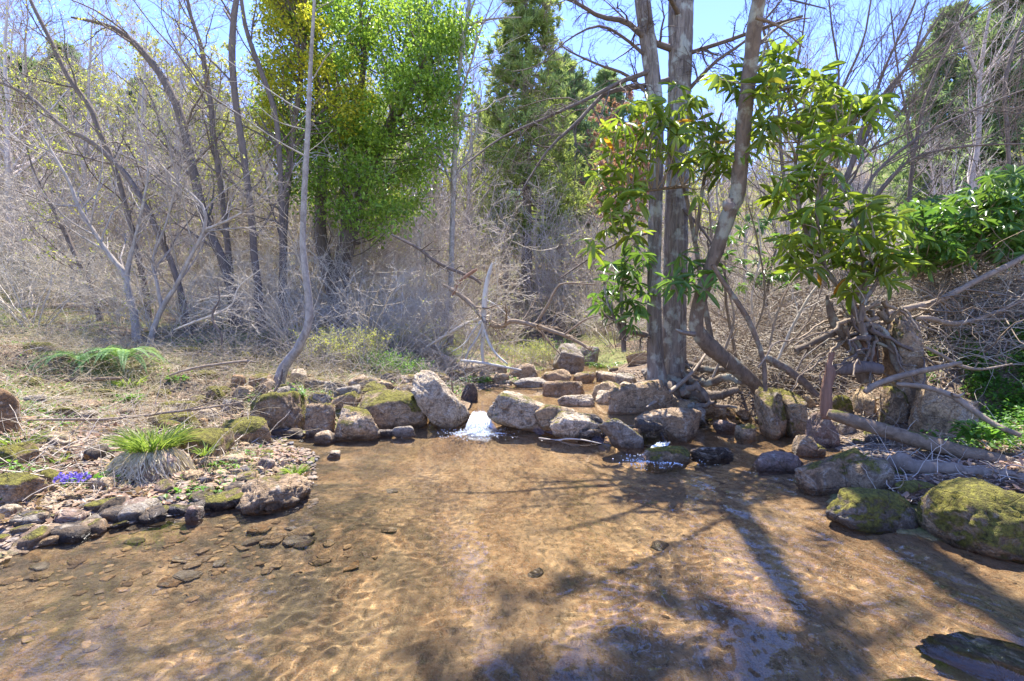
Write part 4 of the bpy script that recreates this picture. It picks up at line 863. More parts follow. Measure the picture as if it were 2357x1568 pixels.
# ------------------------------------------------------------ leafy holly-like tree
def leafy_tree(name, label, poly, Y, dY, nclump, per, size, mat, trunk, barkm, seed, csz=.48, wid=.5, gaps=None):
    rg = np.random.default_rng(seed)
    tp = [trace(t, Y+.15, 24) for t in trunk]; loc = tuple(float(c) for c in tp[0][0][0])
    t = thing(name, label, 'tree', loc)
    for p, r in tp: Tubes().add(p, r, 10).build('trunk', M[barkm], t, loc, .012, 8)
    poly = np.array(poly, float); x0, y0 = poly.min(0); x1, y1 = poly.max(0)
    def inside(q):
        ins = np.zeros(len(q), bool)
        for k in range(len(poly)):
            a, b_ = poly[k], poly[(k+1) % len(poly)]
            ins ^= ((a[1] > q[:, 1]) != (b_[1] > q[:, 1])) & (q[:, 0] < (b_[0]-a[0])*(q[:, 1]-a[1])/(b_[1]-a[1]+1e-9)+a[0])
        return ins
    q = rg.uniform([x0, y0], [x1, y1], (nclump*12, 2)); q = q[inside(q)]
    g = vnoise(q[:, 0]/36+seed, q[:, 1]/28, 3); q = q[(g > .0) | (rg.random(len(q)) < .12)][:nclump]; q = q+rg.normal(size=q.shape)*10
    w_ = (x1-x0)/2; off = np.sqrt(np.clip(1-((q[:, 0]-(x0+x1)/2)/w_)**2, .05, 1))
    Yc = Y+rg.uniform(-1, 1, len(q))*dY*off
    cen = P(q[:, 0], q[:, 1], Yc)
    # limbs from the trunk to the clumps
    tpts = np.concatenate([p for p, r in tp]); cr = Tubes(); segs = []
    for c in cen[::2]:
        k = np.argmin(np.linalg.norm(tpts-(c-np.array([0, 0, .9])), axis=1)); a = tpts[k]
        mid = (a+c)/2+rg.normal(size=3)*.12+np.array([0, 0, -.1])
        segs.append(resample(np.array([a, mid, c]), 8))
    cr.add(np.stack(segs), np.tile(np.linspace(.028, .006, 8), (len(segs), 1)), 4)
    tw = grow(np.stack(segs), np.tile(np.linspace(.02, .006, 8), (len(segs), 1)), 7, .5, 1, .3, R(50), 5, .2, 0, .5, rg); cr.add(*tw, 3)
    cr.build('crown', M[barkm], t, loc)
    s = Soup()
    m = np.repeat(np.arange(len(cen)), per); sz = rg.uniform(.6, 1.3, len(cen))[m]*csz
    v = rg.normal(size=(len(m), 3)); v = unit(v)*rg.random((len(m), 1))**.45
    pos = cen[m]+v*sz[:, None]*np.array([1.15, 1.15, .75])
    sd, dr, nn = frames(v*.6+rg.normal(size=v.shape)*.7+np.array([0, 0, -.25]), rg, (0, 0, 1), .5)
    L = rg.uniform(.65, 1.3, len(m))*size; s.add(DIAMOND, pos, sd, dr, nn, L, L*wid)
    s.build('foliage', M[mat], t, loc); return t
leafy_tree('broadleaf_evergreen_tree', 'bushy bright green leafy tree, the densest crown in the picture, left of the middle',
    [(620, -60), (1060, -60), (1085, 60), (1060, 190), (1048, 300), (1020, 380), (985, 440), (970, 500), (930, 530), (880, 545), (800, 520), (720, 480), (660, 430), (640, 340), (625, 220), (640, 100)], 14.0, 2.0, 520, 95, .12, 'holly',
    [[(770, 800, 60), (775, 700, 46), (790, 600, 40), (820, 480, 36), (856, 372, 32), (885, 315, 28), (930, 230, 22), (965, 180, 16), (990, 60, 10)], [(775, 700, 36), (740, 560, 30), (738, 460, 26), (745, 360, 22), (730, 200, 16), (720, 20, 12)], [(800, 560, 28), (795, 380, 20), (830, 200, 16), (850, 40, 10)]], 'dark', 61)
leafy_tree('yellow_green_spring_tree', 'yellow-green tree in young leaf along the left side of the bushy green tree',
    [(600, -100), (720, -100), (745, 60), (800, 120), (850, 200), (840, 280), (760, 300), (730, 240), (690, 250), (640, 300), (610, 380), (590, 300), (600, 150)], 12.6, .9, 160, 75, .085, 'maple',
    [[(650, 700, 18), (655, 500, 16), (670, 350, 14), (690, 200, 11), (700, 60, 8), (705, -60, 5)], [(670, 350, 10), (740, 260, 8), (800, 200, 5)]], 'dark', 62, csz=.34, wid=.6)

# ------------------------------------------------------------ pines
def pine_proto(label, Hh, seed, mat, bare=.2, spread=.24, dens=1.0, needle=.16, group=None):
    rg = np.random.default_rng(seed); t = thing('pine_tree', label, 'pine tree', (0, 0, 0), group)
    p = np.stack([rg.normal(size=14).cumsum()*.02*Hh/14, rg.normal(size=14).cumsum()*.02*Hh/14, np.linspace(-.3, Hh, 14)], -1); r = np.linspace(Hh*.018, .02, 14)
    Tubes().add(p, r, 8).build('trunk', M['dark'], t)
    n = int(46*dens); cr = Tubes(); s = Soup(); zz = np.linspace(bare, .985, n)
    P0 = []; 
    for z in zz:
        for q in range(4):
            a = rg.uniform(0, 6.28); L = Hh*spread*(1-z)**.7*rg.uniform(.55, 1.2)*min(1, (z-bare)/.12+.45)+.25
            base = np.array([np.interp(z*Hh, p[:, 2], p[:, 0]), np.interp(z*Hh, p[:, 2], p[:, 1]), z*Hh])
            d = np.array([math.cos(a), math.sin(a), .25*z-.05]); e = base+d*L+np.array([0, 0, .12*L])
            P0.append(resample(np.array([base, base+d*L*.5-np.array([0, 0, .05*L]), e]), 7))
    P0 = np.stack(P0); R0 = np.tile(np.linspace(.03, .008, 7), (len(P0), 1)); cr.add(P0, R0, 3)
    a, ar = grow(P0, R0, 7, .25, 1, .35, R(55), 5, .12, .04, .5, rg); cr.add(a, ar, 3)
    cr.build('crown', M['dark'], t)
    pos, T = tips(a, rg, int(9*dens), .1, 1)
    for w_ in range(2):
        sd, dr, nn = frames(T+rg.normal(size=T.shape)*.55+np.array([0, 0, .25]), rg); s.add(DIAMOND, pos, sd, dr, nn, rg.uniform(.6, 1.3, len(pos))*needle*2.0, rg.uniform(.6, 1.2, len(pos))*needle*.35)
    s.build('foliage', M[mat], t); return t
def place(o, px, Y, s=1.0, rz=0.0):
    x = (px-FPX)/FPX*Y; o.location = (x, Y, hz(x, Y)-.1); o.scale = (s, s, s); o.rotation_euler = (0, 0, rz); return o
pA = pine_proto('tall conical yellow-green pine standing in the middle distance left of the big trunks', 17.0, 71, 'pine', .18, .21, 1.35, .17)
place(pA, 1212, 25)
pB = pine_proto('dark blue-green pine on the slope at the far right, second from the right edge', 15.0, 72, 'pine2', .18, .34, 1.15, .24, 'pines on the far slopes'); place(pB, 2200, 30, .98)
pines = [(2345, 27, 1.02, 'largest blue-green pine on the far right slope at the edge of the photo'), (2140, 40, .8, 'small blue-green pine left of the others on the far right slope'), (2290, 38, 1.0, 'rear blue-green pine peeping between two others on the far right slope'),
         (1290, 34, .95, 'pine directly right of and behind the tall conical one'), (1400, 42, .95, 'far pine in the gap just left of the big twin trunks'), (1345, 50, .9, 'faint far pine on the slope between the conical pine and the big trunks'),
         (150, 40, .9, 'far blue-green pine behind the shrubs at the left edge'), (330, 46, .8, 'far blue-green pine low among the trees on the left slope'), (40, 34, .8, 'blue-green pine half hidden at the left edge'), (1120, 46, .75, 'far pine low between the leafy green tree and the conical pine'), (480, 52, .8, 'pale far pine behind the straight brown tree on the left'), (1900, 60, .8, 'distant pine seen under the rhododendron canopy right of the leaning tree')]
for i, (px, Y, s_, lab) in enumerate(pines): place(dup(pB, (0, 0, 0), 0, 1, lab), px, Y, s_, i*1.3)

# ------------------------------------------------------------ bare woods behind
def bare_proto(name, label, cat, Hh, seed, mat, nb=26, group=None, r0=.11, lean=.03, leaf=None, first=.25, rmin=.009):
    rg = np.random.default_rng(seed); t = thing(name, label, cat, (0, 0, 0), group)
    p = np.stack([rg.normal(size=12).cumsum()*lean*Hh/4, rg.normal(size=12).cumsum()*lean*Hh/4, np.linspace(-.3, Hh, 12)], -1); p[:, :2] -= p[0, :2]; r = np.linspace(r0, .015, 12)
    Tubes().add(p, r, 6).build('trunk', M[mat], t); cr = Tubes()
    a = grow(p, r, nb, first, .97, .30, R(40), 7, .10, .05, .5, rg, rmin=rmin); cr.add(*a, 4)
    b_ = grow(*a, 6, .15, 1, .5, R(38), 6, .13, .04, .55, rg, rmin=rmin); cr.add(*b_, 3)
    c_ = grow(*b_, 4, .2, 1, .55, R(38), 4, .15, .02, .6, rg, rmin=rmin); cr.add(*c_, 3)
    cr.build('crown', M[mat], t)
    if leaf:
        s = Soup(); pos, T = tips(c_[0], rg, leaf[1], .2, 1); sd, dr, nn = frames(rg.normal(size=T.shape), rg); s.add(DIAMOND, pos, sd, dr, nn, rg.uniform(.6, 1.3, len(pos))*leaf[2], rg.uniform(.4, .9, len(pos))*leaf[2]); s.build('foliage', M[leaf[0]], t)
    return t
FW = ['leafless grey tree on the far slope', 'leafless grey tree on the far slope', 'yellow-green budding tree on the far slope', 'leafless grey tree on the far slope']
M['redbud'] = leafmat('reddish_spring_bud', (.30, .13, .11), (.48, .26, .20), .35, .6, .2)
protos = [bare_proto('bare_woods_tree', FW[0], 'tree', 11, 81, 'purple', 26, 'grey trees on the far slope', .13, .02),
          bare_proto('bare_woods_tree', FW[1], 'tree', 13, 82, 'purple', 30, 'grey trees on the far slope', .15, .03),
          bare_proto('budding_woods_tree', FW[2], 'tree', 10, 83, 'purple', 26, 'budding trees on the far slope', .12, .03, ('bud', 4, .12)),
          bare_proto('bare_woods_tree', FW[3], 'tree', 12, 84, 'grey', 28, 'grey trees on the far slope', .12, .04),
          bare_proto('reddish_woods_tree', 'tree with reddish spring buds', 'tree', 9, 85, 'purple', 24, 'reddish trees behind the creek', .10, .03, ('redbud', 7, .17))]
ZN = [(-999, 260, 'at the left edge'), (260, 600, 'among the dark left trees'), (600, 1080, 'behind the bushy green tree'), (1080, 1480, 'around the conical pine'), (1480, 1900, 'behind the twin trunks'), (1900, 2160, 'behind the arching tree'), (2160, 9999, 'at the right edge')]
def zone(o, px, Y, dsplit):
    zz = [n for a, b_, n in ZN if a <= px < b_][0]; dist = 'nearer' if Y < dsplit else 'farther'
    base = o['label'].split(',')[0]; o['label'] = f"{base}, {dist} row {zz}"; o['group'] = f"{o.get('group0', o['group'])} {zz}, {dist} row"
rg = np.random.default_rng(5); cnt = 0; usedp = set(); rows = []
for k in range(600):
    Y = float(np.exp(rg.uniform(math.log(17.5), math.log(85)))); px = rg.uniform(-80, 2440); x = (px-FPX)/FPX*Y
    if Y < 24 and 1040 < px < 1480 and Y > 0: continue
    if px > 1300 and px < 2100 and Y < 45 and rg.random() < .6: continue
    if sdf(np.array([x]), np.array([Y]))[0] < .5: continue
    if any((x-a)**2+(Y-b_)**2 < (1.2+Y*.02)**2 for a, b_ in rows): continue
    rows.append((x, Y)); cnt += 1
    if cnt > 285: break
zl = []
for i, (x, Y) in enumerate(rows):
    pxx = x/Y*FPX+FPX
    k = 4 if (1240 < pxx < 1480 and Y > 22) else [0, 1, 2, 0, 3, 1, 2, 0][i % 8]
    o = protos[k] if k not in usedp else dup(protos[k], (0, 0, 0)); usedp.add(k)
    right = 1 if pxx < 1500 else (.8 if pxx < 1850 else .5)
    place(o, pxx, Y, rg.uniform(.75, 1.15)*right, rg.uniform(0, 6.28)); zl.append((o, pxx, Y, 32))
# the far-off wood on the hill that reads as one mass
s = Tubes(); n = 2600; Yv = rg.uniform(70, 190, n); px = rg.uniform(-100, 2460, n); x = (px-FPX)/FPX*Yv; z = height(x, Yv)
top = rg.uniform(5, 9, n); p = np.stack([np.stack([x+rg.normal(size=n)*.3*k, Yv, z+top*k/3], -1) for k in range(4)], 1); r = np.tile(np.array([.16, .13, .09, .03]), (n, 1)); s.add(p, r, 3)
a = grow(p, r, 9, .25, 1, .33, R(38), 4, .1, .05, .6, rg, rmin=.035); s.add(*a, 3)
a2 = grow(*a, 3, .2, 1, .6, R(38), 3, .1, .05, .8, rg, rmin=.03); s.add(*a2, 3)
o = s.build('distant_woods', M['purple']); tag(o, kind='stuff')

# ------------------------------------------------------------ bare shrubs and thickets
def shrub_proto(name, label, Hh, seed, mat, stems=9, group=None, r0=.014, leaf=None, spread=.6, n2=8, arch=-.02, tk=1.0):
    rg = np.random.default_rng(seed); t = thing(name, label, 'shrub', (0, 0, 0), group)
    a = rg.uniform(0, 6.28, stems); d = np.stack([np.cos(a)*spread, np.sin(a)*spread, np.ones(stems)], -1)*rg.uniform(.7, 1.2, (stems, 1)); d = unit(d)
    pts = [np.stack([np.cos(a)*.08, np.sin(a)*.08, np.full(stems, -.05)], -1)]
    for k in range(9):
        d = unit(d+rg.normal(size=d.shape)*.13+np.array([0, 0, arch*k])); pts.append(pts[-1]+d*(Hh/9)*rg.uniform(.8, 1.2, (stems, 1)))
    p = np.stack(pts, 1); r = np.tile(np.linspace(r0, .004, 10), (stems, 1))
    Tubes().add(p, r, 5).build('stem', M[mat], t); cr = Tubes()
    b_ = grow(p, r, n2, .2, 1, .45, R(45), 7, .15, .02, .6, rg, rmin=.0055*tk); cr.add(*b_, 3)
    c_ = grow(*b_, 4, .1, 1, .55, R(45), 5, .18, 0, .6, rg, rmin=.004*tk); cr.add(*c_, 3)
    e_ = grow(*c_, 2, .2, 1, .6, R(40), 4, .18, 0, .7, rg, rmin=.003*tk); cr.add(*e_, 3)
    cr.build('crown', M[mat], t)
    if leaf:
        s = Soup(); pos, T = tips(c_[0], rg, leaf[1], .2, 1); sd, dr, nn = frames(rg.normal(size=T.shape), rg); s.add(DIAMOND, pos, sd, dr, nn, rg.uniform(.6, 1.3, len(pos))*leaf[2], rg.uniform(.4, .8, len(pos))*leaf[2]); s.build('foliage', M[leaf[0]], t)
    return t
sp = [shrub_proto('bare_shrub', 'pale leafless shrub in the thicket', 2.3, 91, 'pale', 9, 'pale shrubs of the middle ground thicket'),
      shrub_proto('bare_shrub', 'pale leafless shrub in the thicket', 2.8, 92, 'pale', 10, 'pale shrubs of the middle ground thicket', spread=.9),
      shrub_proto('budding_shrub', 'budding leafless shrub in the thicket', 2.2, 93, 'pale', 9, 'budding shrubs of the middle ground thicket', leaf=('bud', 2, .035)),
      shrub_proto('grey_shrub', 'grey-brown leafless shrub in the thicket', 2.6, 94, 'grey', 10, 'grey-brown shrubs of the middle ground thicket', spread=.8)]
usedp = set(); rows = []
def put_shrub(k, px, Y, s_):
    o = sp[k] if k not in usedp else dup(sp[k], (0, 0, 0)); usedp.add(k); place(o, px, Y, s_, rg.uniform(0, 6.28)); zl.append((o, px, Y, 13))
for i in range(900):
    Y = float(np.exp(rg.uniform(math.log(8.6), math.log(24)))); px = rg.uniform(-60, 2420); x = (px-FPX)/FPX*Y
    if px < 640 and Y < 9.3: continue
    if 1450 < px < 1640 and Y < 9: continue
    if sdf(np.array([x]), np.array([Y]))[0] < .9: continue
    if any((x-a)**2+(Y-b_)**2 < (.55+Y*.03)**2 for a, b_ in rows): continue
    rows.append((x, Y))
    k = int(rg.choice([0, 1, 2, 3], p=[.3, .3, .25, .15]) if px < 1500 else rg.choice([0, 1, 2, 3], p=[.2, .15, .3, .35]))
    put_shrub(k, px, Y, rg.uniform(.6, 1.0)*(1 if px < 1500 else .8))
    if len(rows) > 190: break
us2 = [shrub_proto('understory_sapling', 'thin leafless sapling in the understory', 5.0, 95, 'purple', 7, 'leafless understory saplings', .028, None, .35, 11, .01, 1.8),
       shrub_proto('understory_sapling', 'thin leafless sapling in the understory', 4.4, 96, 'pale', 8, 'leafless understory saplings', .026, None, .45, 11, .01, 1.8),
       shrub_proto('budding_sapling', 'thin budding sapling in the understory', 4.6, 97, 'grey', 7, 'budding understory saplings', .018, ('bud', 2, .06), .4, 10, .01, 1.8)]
uu = set(); rows = []
for i in range(1500):
    Y = float(np.exp(rg.uniform(math.log(14), math.log(60)))); px = rg.uniform(-80, 2440); x = (px-FPX)/FPX*Y
    if sdf(np.array([x]), np.array([Y]))[0] < .8: continue
    if px > 1560 and rg.random() < .35: continue
    if any((x-a)**2+(Y-b_)**2 < (.5+Y*.025)**2 for a, b_ in rows): continue
    rows.append((x, Y)); k = int(rg.choice([0, 1, 2], p=[.45, .3, .25])); o = us2[k] if k not in uu else dup(us2[k], (0, 0, 0)); uu.add(k); place(o, px, Y, rg.uniform(.6, 1.15)*(1 if px < 1500 else .6), rg.uniform(0, 6.28)); zl.append((o, px, Y, 26))
    if len(rows) > 285: break
for z_ in zl: zone(*z_)
# low yellowish bush by the slender tree, green herb patches on the far bank
def low_bush(px, Y, s_, label, seed, mat='straw'):
    rg2 = np.random.default_rng(seed); x = (px-FPX)/FPX*Y; z = hz(x, Y)
    t = thing('low_bush', label, 'bush', (x, Y, z)); n = 60; a = rg2.uniform(0, 6.28, n)
    b0 = np.stack([x+rg2.normal(size=n)*.3*s_, Y+rg2.normal(size=n)*.3*s_, np.full(n, z-.02)], -1); d = unit(np.stack([np.cos(a)*.5, np.sin(a)*.5, np.ones(n)], -1)); pts = [b0]
    for k in range(6): d = unit(d+rg2.normal(size=d.shape)*.16); pts.append(pts[-1]+d*.1*s_)
    p = np.stack(pts, 1); r = np.tile(np.linspace(.004, .002, 7), (n, 1)); cr = Tubes().add(p, r, 3); b_ = grow(p, r, 7, .2, 1, .5, R(40), 5, .2, .03, .8, rg2, rmin=.002); cr.add(*b_, 3)
    cr.build('stem', M['pale'], t, (x, Y, z)); s = Soup(); pos, T = tips(b_[0], rg2, 5, .1, 1); sd, dr, nn = frames(rg2.normal(size=T.shape), rg2); s.add(DIAMOND, pos, sd, dr, nn, rg2.uniform(.02, .04, len(pos)), rg2.uniform(.01, .02, len(pos)))
    s.build('foliage', M[mat], t, (x, Y, z)); return t
low_bush(760, 8.2, 1.0, 'low olive-yellow bush just right of the slender curved tree', 301, 'bud')
low_bush(830, 8.4, 1.0, 'low olive-yellow bush below the leafy green tree, next to the first', 302, 'bud')
low_bush(885, 8.0, .6, 'small fresh green bush on the far bank above the wide sloping boulder', 303, 'herb')
low_bush(925, 7.8, .5, 'small fresh green bush beside the pale split slab', 304, 'herb')
low_bush(1225, 11.0, .9, 'sunlit yellow-green bush at the head of the creek', 305, 'bud')
low_bush(1265, 11.5, .9, 'sunlit green bush left of the big dark boulder', 306, 'herb')

# ------------------------------------------------------------ dead wood
def stick(name, label, cat, pl, Y, mat, k=9, N=20, rough=.006, extra=(), twigs=0, group=None, seed=0, tw=.25):
    p, r = trace(pl, Y, N); r[0] *= .7; loc = tuple(float(c) for c in p[0]); rg3 = np.random.default_rng(seed+700)
    T_ = Tubes().add(p, r, k)
    # close both ends
    e0 = np.stack([p[0], p[0]-(p[1]-p[0])*.05]); T_.add(e0, np.array([r[0], 0.0005]), k); e1 = np.stack([p[-1], p[-1]+(p[-1]-p[-2])*.05]); T_.add(e1, np.array([r[-1], .0005]), k)
    if not extra and not twigs: return tag(T_.build(name, M[mat], None, loc, rough, 14), label, cat, group)
    t = thing(name, label, cat, loc, group); T_.build('stem', M[mat], t, loc, rough, 14)
    c = Tubes()
    for pl2, Y2 in extra: Tubes().add(*trace(pl2, Y2, 12), 6).build('side_branch', M[mat], t, loc)
    if twigs:
        a = grow(p, r, twigs, .2, 1, tw, R(45), 6, .2, .0, .5, rg3); c.add(*a, 3); c.add(*grow(*a, 4, .2, 1, .5, R(45), 5, .2, 0, .6, rg3), 3)
    if c.V: c.build('twig_spray', M[mat], t, loc)
    return t
def Yat(px, py): return float(hit(px, py)[1])
stick('fallen_log', 'long mossy log lying from the red snag down to the right edge of the photo', 'log', [(1905, 950, 26), (1950, 965, 30), (2012, 984, 31), (2092, 1008, 33), (2172, 1030, 33), (2252, 1050, 34), (2345, 1074, 34), (2420, 1090, 30)], (4.55, 3.6), 'log', 14, 30, .01)
stick('driftwood_log', 'gnarled bleached driftwood log with a knobby end below the long mossy log', 'log', [(2056, 1046, 40), (2072, 1062, 44), (2100, 1076, 40), (2172, 1078, 28), (2252, 1086, 26), (2320, 1092, 22), (2400, 1100, 16)], (3.75, 3.3), 'dead', 12, 34, .035)
stick('upright_snag', 'short reddish snag standing upright in front of the hollow log', 'snag', [(1900, 965, 24), (1902, 920, 25), (1906, 880, 25), (1911, 858, 24), (1907, 842, 17), (1911, 824, 15), (1914, 812, 15)], 4.75, 'red', 12, 26, .025)
stick('fallen_branch', 'bare grey-brown branch lying up to the right above the ribbed slab', 'branch', [(1990, 903, 15), (2010, 888, 14), (2052, 872, 14), (2112, 856, 13), (2160, 846, 12), (2212, 835, 9)], 4.5, 'dead', 9, 20, .004)
stick('fallen_branch', 'long bare branch sloping down to the right edge across the broad boulder', 'branch', [(2064, 884, 10), (2124, 890, 12), (2180, 906, 13), (2215, 925, 15), (2252, 953, 13), (2300, 982, 13), (2350, 1002, 11)], (4.4, 3.8), 'dead', 9, 22, .004, extra=[([(2190, 908, 8), (2205, 912, 7), (2220, 905, 3)], 4.1)])
stick('curved_root', 'thick pale root curving down the left side of the tall mossy rock', 'root', [(1975, 760, 14), (2000, 748, 15), (2032, 762, 15), (2050, 796, 15), (2058, 830, 15), (2074, 866, 12)], 5.1, 'lean', 9, 22, .008)
stick('hollow_log', 'dark hollow log with a scaly grey rim behind the upright snag', 'log', [(1926, 852, 26), (1960, 846, 30), (1995, 846, 30), (2026, 852, 26)], 5.0, 'dark', 12, 14, .02)
stick('broken_stump', 'orange-brown split stump hanging among the roots left of the tall mossy rock', 'stump', [(1990, 765, 30), (1985, 790, 36), (1998, 808, 34), (2014, 826, 22)], 5.25, 'red', 12, 16, .04)
stick('root_limb', 'dark limb slanting from the root mass down to the left', 'limb', [(2000, 740, 26), (1960, 750, 22), (1920, 765, 18), (1870, 790, 15), (1830, 806, 11)], 5.3, 'lean', 9, 20, .012, twigs=8, seed=3)
stick('root_limb', 'dark limb rising steeply from the root mass into the rhododendron', 'limb', [(1990, 880, 40), (1984, 800, 36), (1978, 740, 30), (1974, 690, 26), (1985, 640, 20), (2000, 600, 12)], 5.3, 'lean', 9, 20, .02, twigs=8, seed=4)
stick('root_limb', 'dark limb forking left from the root mass with a broken reddish top', 'limb', [(2000, 850, 34), (1966, 800, 30), (1935, 760, 24), (1915, 730, 20), (1906, 700, 12), (1902, 680, 6)], 5.2, 'lean', 9, 20, .02, twigs=5, seed=5)
stick('fallen_limb', 'long brown limb lying on the brushy slope, rising to the right edge', 'limb', [(2008, 730, 12), (2080, 712, 14), (2150, 696, 15), (2200, 672, 14), (2260, 640, 13), (2330, 606, 13), (2400, 570, 10)], (5.4, 5.8), 'dead', 9, 24, .008, twigs=10, seed=6)
stick('fallen_limb', 'second brown limb just below the long one on the brushy slope', 'limb', [(2010, 750, 10), (2060, 738, 11), (2130, 732, 12), (2190, 745, 12), (2260, 732, 9), (2360, 690, 6)], (5.3, 5.5), 'dead', 9, 24, .006, twigs=8, seed=7)
stick('fallen_limb', 'limb sloping down to the right below the tall mossy rock toward the herbs', 'limb', [(2130, 800, 8), (2170, 820, 9), (2210, 842, 9), (2260, 850, 6), (2330, 838, 4)], 4.9, 'dead', 8, 18, .005, twigs=4, seed=8)
stick('fallen_log', 'fallen trunk bridging from the leaning tree foot to the leaning slabs', 'log', [(1760, 820, 18), (1810, 850, 20), (1850, 880, 18), (1880, 910, 14)], 5.2, 'lean', 10, 18, .012)
stick('leaning_pole', 'thin dead pole slanting from the water up to the foot of the big trunk', 'branch', [(1488, 938, 6), (1530, 910, 9), (1570, 880, 10), (1600, 850, 8), (1625, 815, 6)], (5.7, 6.6), 'grey', 8, 18, .004, twigs=4, seed=9)
stick('dead_snag', 'bleached white forked snag standing on the far bank', 'snag', [(1112, 834, 7), (1110, 800, 8), (1113, 760, 11), (1115, 700, 12), (1119, 660, 11), (1126, 630, 9), (1133, 606, 5)], 8.6, 'snag', 9, 22, .006,
      extra=[([(1113, 745, 7), (1100, 775, 5), (1080, 805, 4), (1068, 835, 3)], (8.6, 8.4)), ([(1114, 755, 7), (1126, 790, 6), (1142, 815, 5), (1168, 838, 3)], (8.6, 8.3)), ([(1112, 735, 6), (1090, 760, 4), (1070, 790, 3), (1040, 810, 2)], (8.6, 8.5)), ([(1117, 690, 4), (1145, 705, 3), (1175, 735, 2)], 8.6)], twigs=5, seed=10)
stick('drooping_limb', 'dark limb arching from the far bank rightward down to the big round boulder', 'limb', [(1020, 655, 6), (1040, 668, 9), (1070, 688, 11), (1098, 715, 12), (1122, 742, 12), (1150, 752, 11), (1175, 740, 11), (1200, 742, 10), (1240, 752, 10), (1269, 762, 9), (1300, 772, 8), (1328, 786, 8), (1365, 808, 6)], (9.0, 7.9), 'dead', 9, 34, .006,
      extra=[([(1240, 735, 7), (1262, 700, 6), (1280, 665, 5), (1300, 652, 4), (1370, 655, 3)], (8.2, 7.8)), ([(1245, 760, 5), (1265, 790, 4), (1290, 815, 3)], 8.1), ([(1300, 770, 5), (1350, 735, 4), (1400, 725, 3), (1460, 730, 2)], (8.0, 7.4))], twigs=14, seed=11)
stick('drooping_limb', 'thin dark limb curving down from the left above the white snag', 'limb', [(900, 540, 5), (960, 570, 7), (1000, 600, 8), (1040, 620, 8), (1090, 640, 7), (1108, 655, 5)], 9.2, 'dark', 8, 22, .004, twigs=10, seed=12)
stick('drooping_limb', 'short red-brown broken limb left of the top of the white snag', 'limb', [(1098, 620, 7), (1075, 635, 8), (1055, 655, 7), (1040, 680, 5)], 8.8, 'red', 8, 14, .004, twigs=4, seed=13)
stick('fallen_limb', 'dead stems heaped on the far bank left of the white snag', 'limb', [(980, 800, 5), (1030, 770, 7), (1075, 745, 8), (1110, 730, 5)], 9.0, 'pale', 8, 16, .004, twigs=14, seed=14, tw=.5)
stick('dead_branch', 'long forked dead branch lying across the left bank above the gravel bar', 'branch', [(60, 967, 4), (130, 966, 6), (230, 966, 7), (320, 958, 7), (400, 948, 6), (470, 940, 5), (560, 925, 3)], (4.3, 5.2), 'dead', 8, 24, .004, extra=[([(410, 948, 4), (450, 938, 3), (500, 922, 2), (545, 912, 1.5)], 4.9), ([(480, 938, 3), (510, 955, 2), (540, 950, 1.5)], 5.0)], twigs=9, seed=15, tw=.12)
stick('mossy_log', 'short mossy orange-brown log lying just below the fern', 'log', [(100, 877, 6), (150, 876, 10), (210, 874, 10), (280, 870, 7)], 6.0, 'log', 8, 14, .008)
stick('fallen_log', 'weathered fallen log on the grass at the far left, ending in pale sticks', 'log', [(10, 702, 8), (90, 706, 14), (160, 704, 13), (230, 702, 10), (300, 690, 6)], 12.0, 'dead', 8, 18, .012)
stick('fallen_stick', 'bare pale stick lying between the fern and the slender curved tree', 'stick', [(390, 865, 5), (430, 852, 6), (480, 842, 6), (560, 832, 6), (590, 834, 3)], 6.2, 'dead', 7, 16, .004, twigs=3, seed=16)
stick('bleached_stick', 'bleached plank-like stick lying on the long flat slab', 'stick', [(1060, 830, 6), (1100, 834, 7), (1150, 843, 6), (1200, 852, 4)], 8.0, 'snag', 7, 14, .004)
stick('twig', 'yellowish forked twig floating in front of the middle dam boulder', 'twig', [(1240, 1008, 3), (1280, 1013, 3), (1310, 1010, 4), (1350, 1014, 3), (1385, 1022, 2)], (5.2, 4.95), 'pale', 6, 14, .002, extra=[([(1245, 1014, 2), (1268, 1020, 2), (1295, 1012, 2)], 5.1)], seed=17)
stick('upright_twig', 'thin bare twig standing upright behind the leaning pale slab', 'twig', [(1046, 925, 4), (1042, 900, 4), (1040, 880, 3), (1041, 848, 2)], 6.0, 'dead', 6, 10, .001)
stick('dark_twig', 'thin dark forked twig standing at the foot of the slender curved tree', 'twig', [(620, 915, 5), (640, 890, 6), (648, 868, 5), (650, 850, 3)], 6.0, 'dark', 6, 12, .002, twigs=2, seed=18)
stick('bare_sapling', 'small bare sapling on the left bank between the zigzag shrub tree and the curved tree', 'sapling', [(510, 795, 4), (510, 770, 5), (492, 745, 6), (490, 715, 5), (505, 690, 3), (500, 650, 2)], 7.2, 'dark', 6, 16, .003, twigs=8, seed=19)
stick('arched_stem', 'pale arched stem springing from the left bank toward the slender curved tree', 'stem', [(400, 760, 4), (450, 740, 5), (500, 722, 5), (535, 700, 4), (550, 660, 3), (600, 620, 2)], 7.8, 'pale', 6, 18, .003, twigs=8, seed=20)
stick('thin_vine', 'long pale vine looping over the brushy slope on the right', 'vine', [(1960, 660, 2), (2010, 610, 3), (2060, 560, 3), (2110, 550, 3), (2160, 552, 3), (2200, 580, 3), (2225, 640, 3), (2232, 680, 2)], 6.2, 'pale', 5, 26, .002)

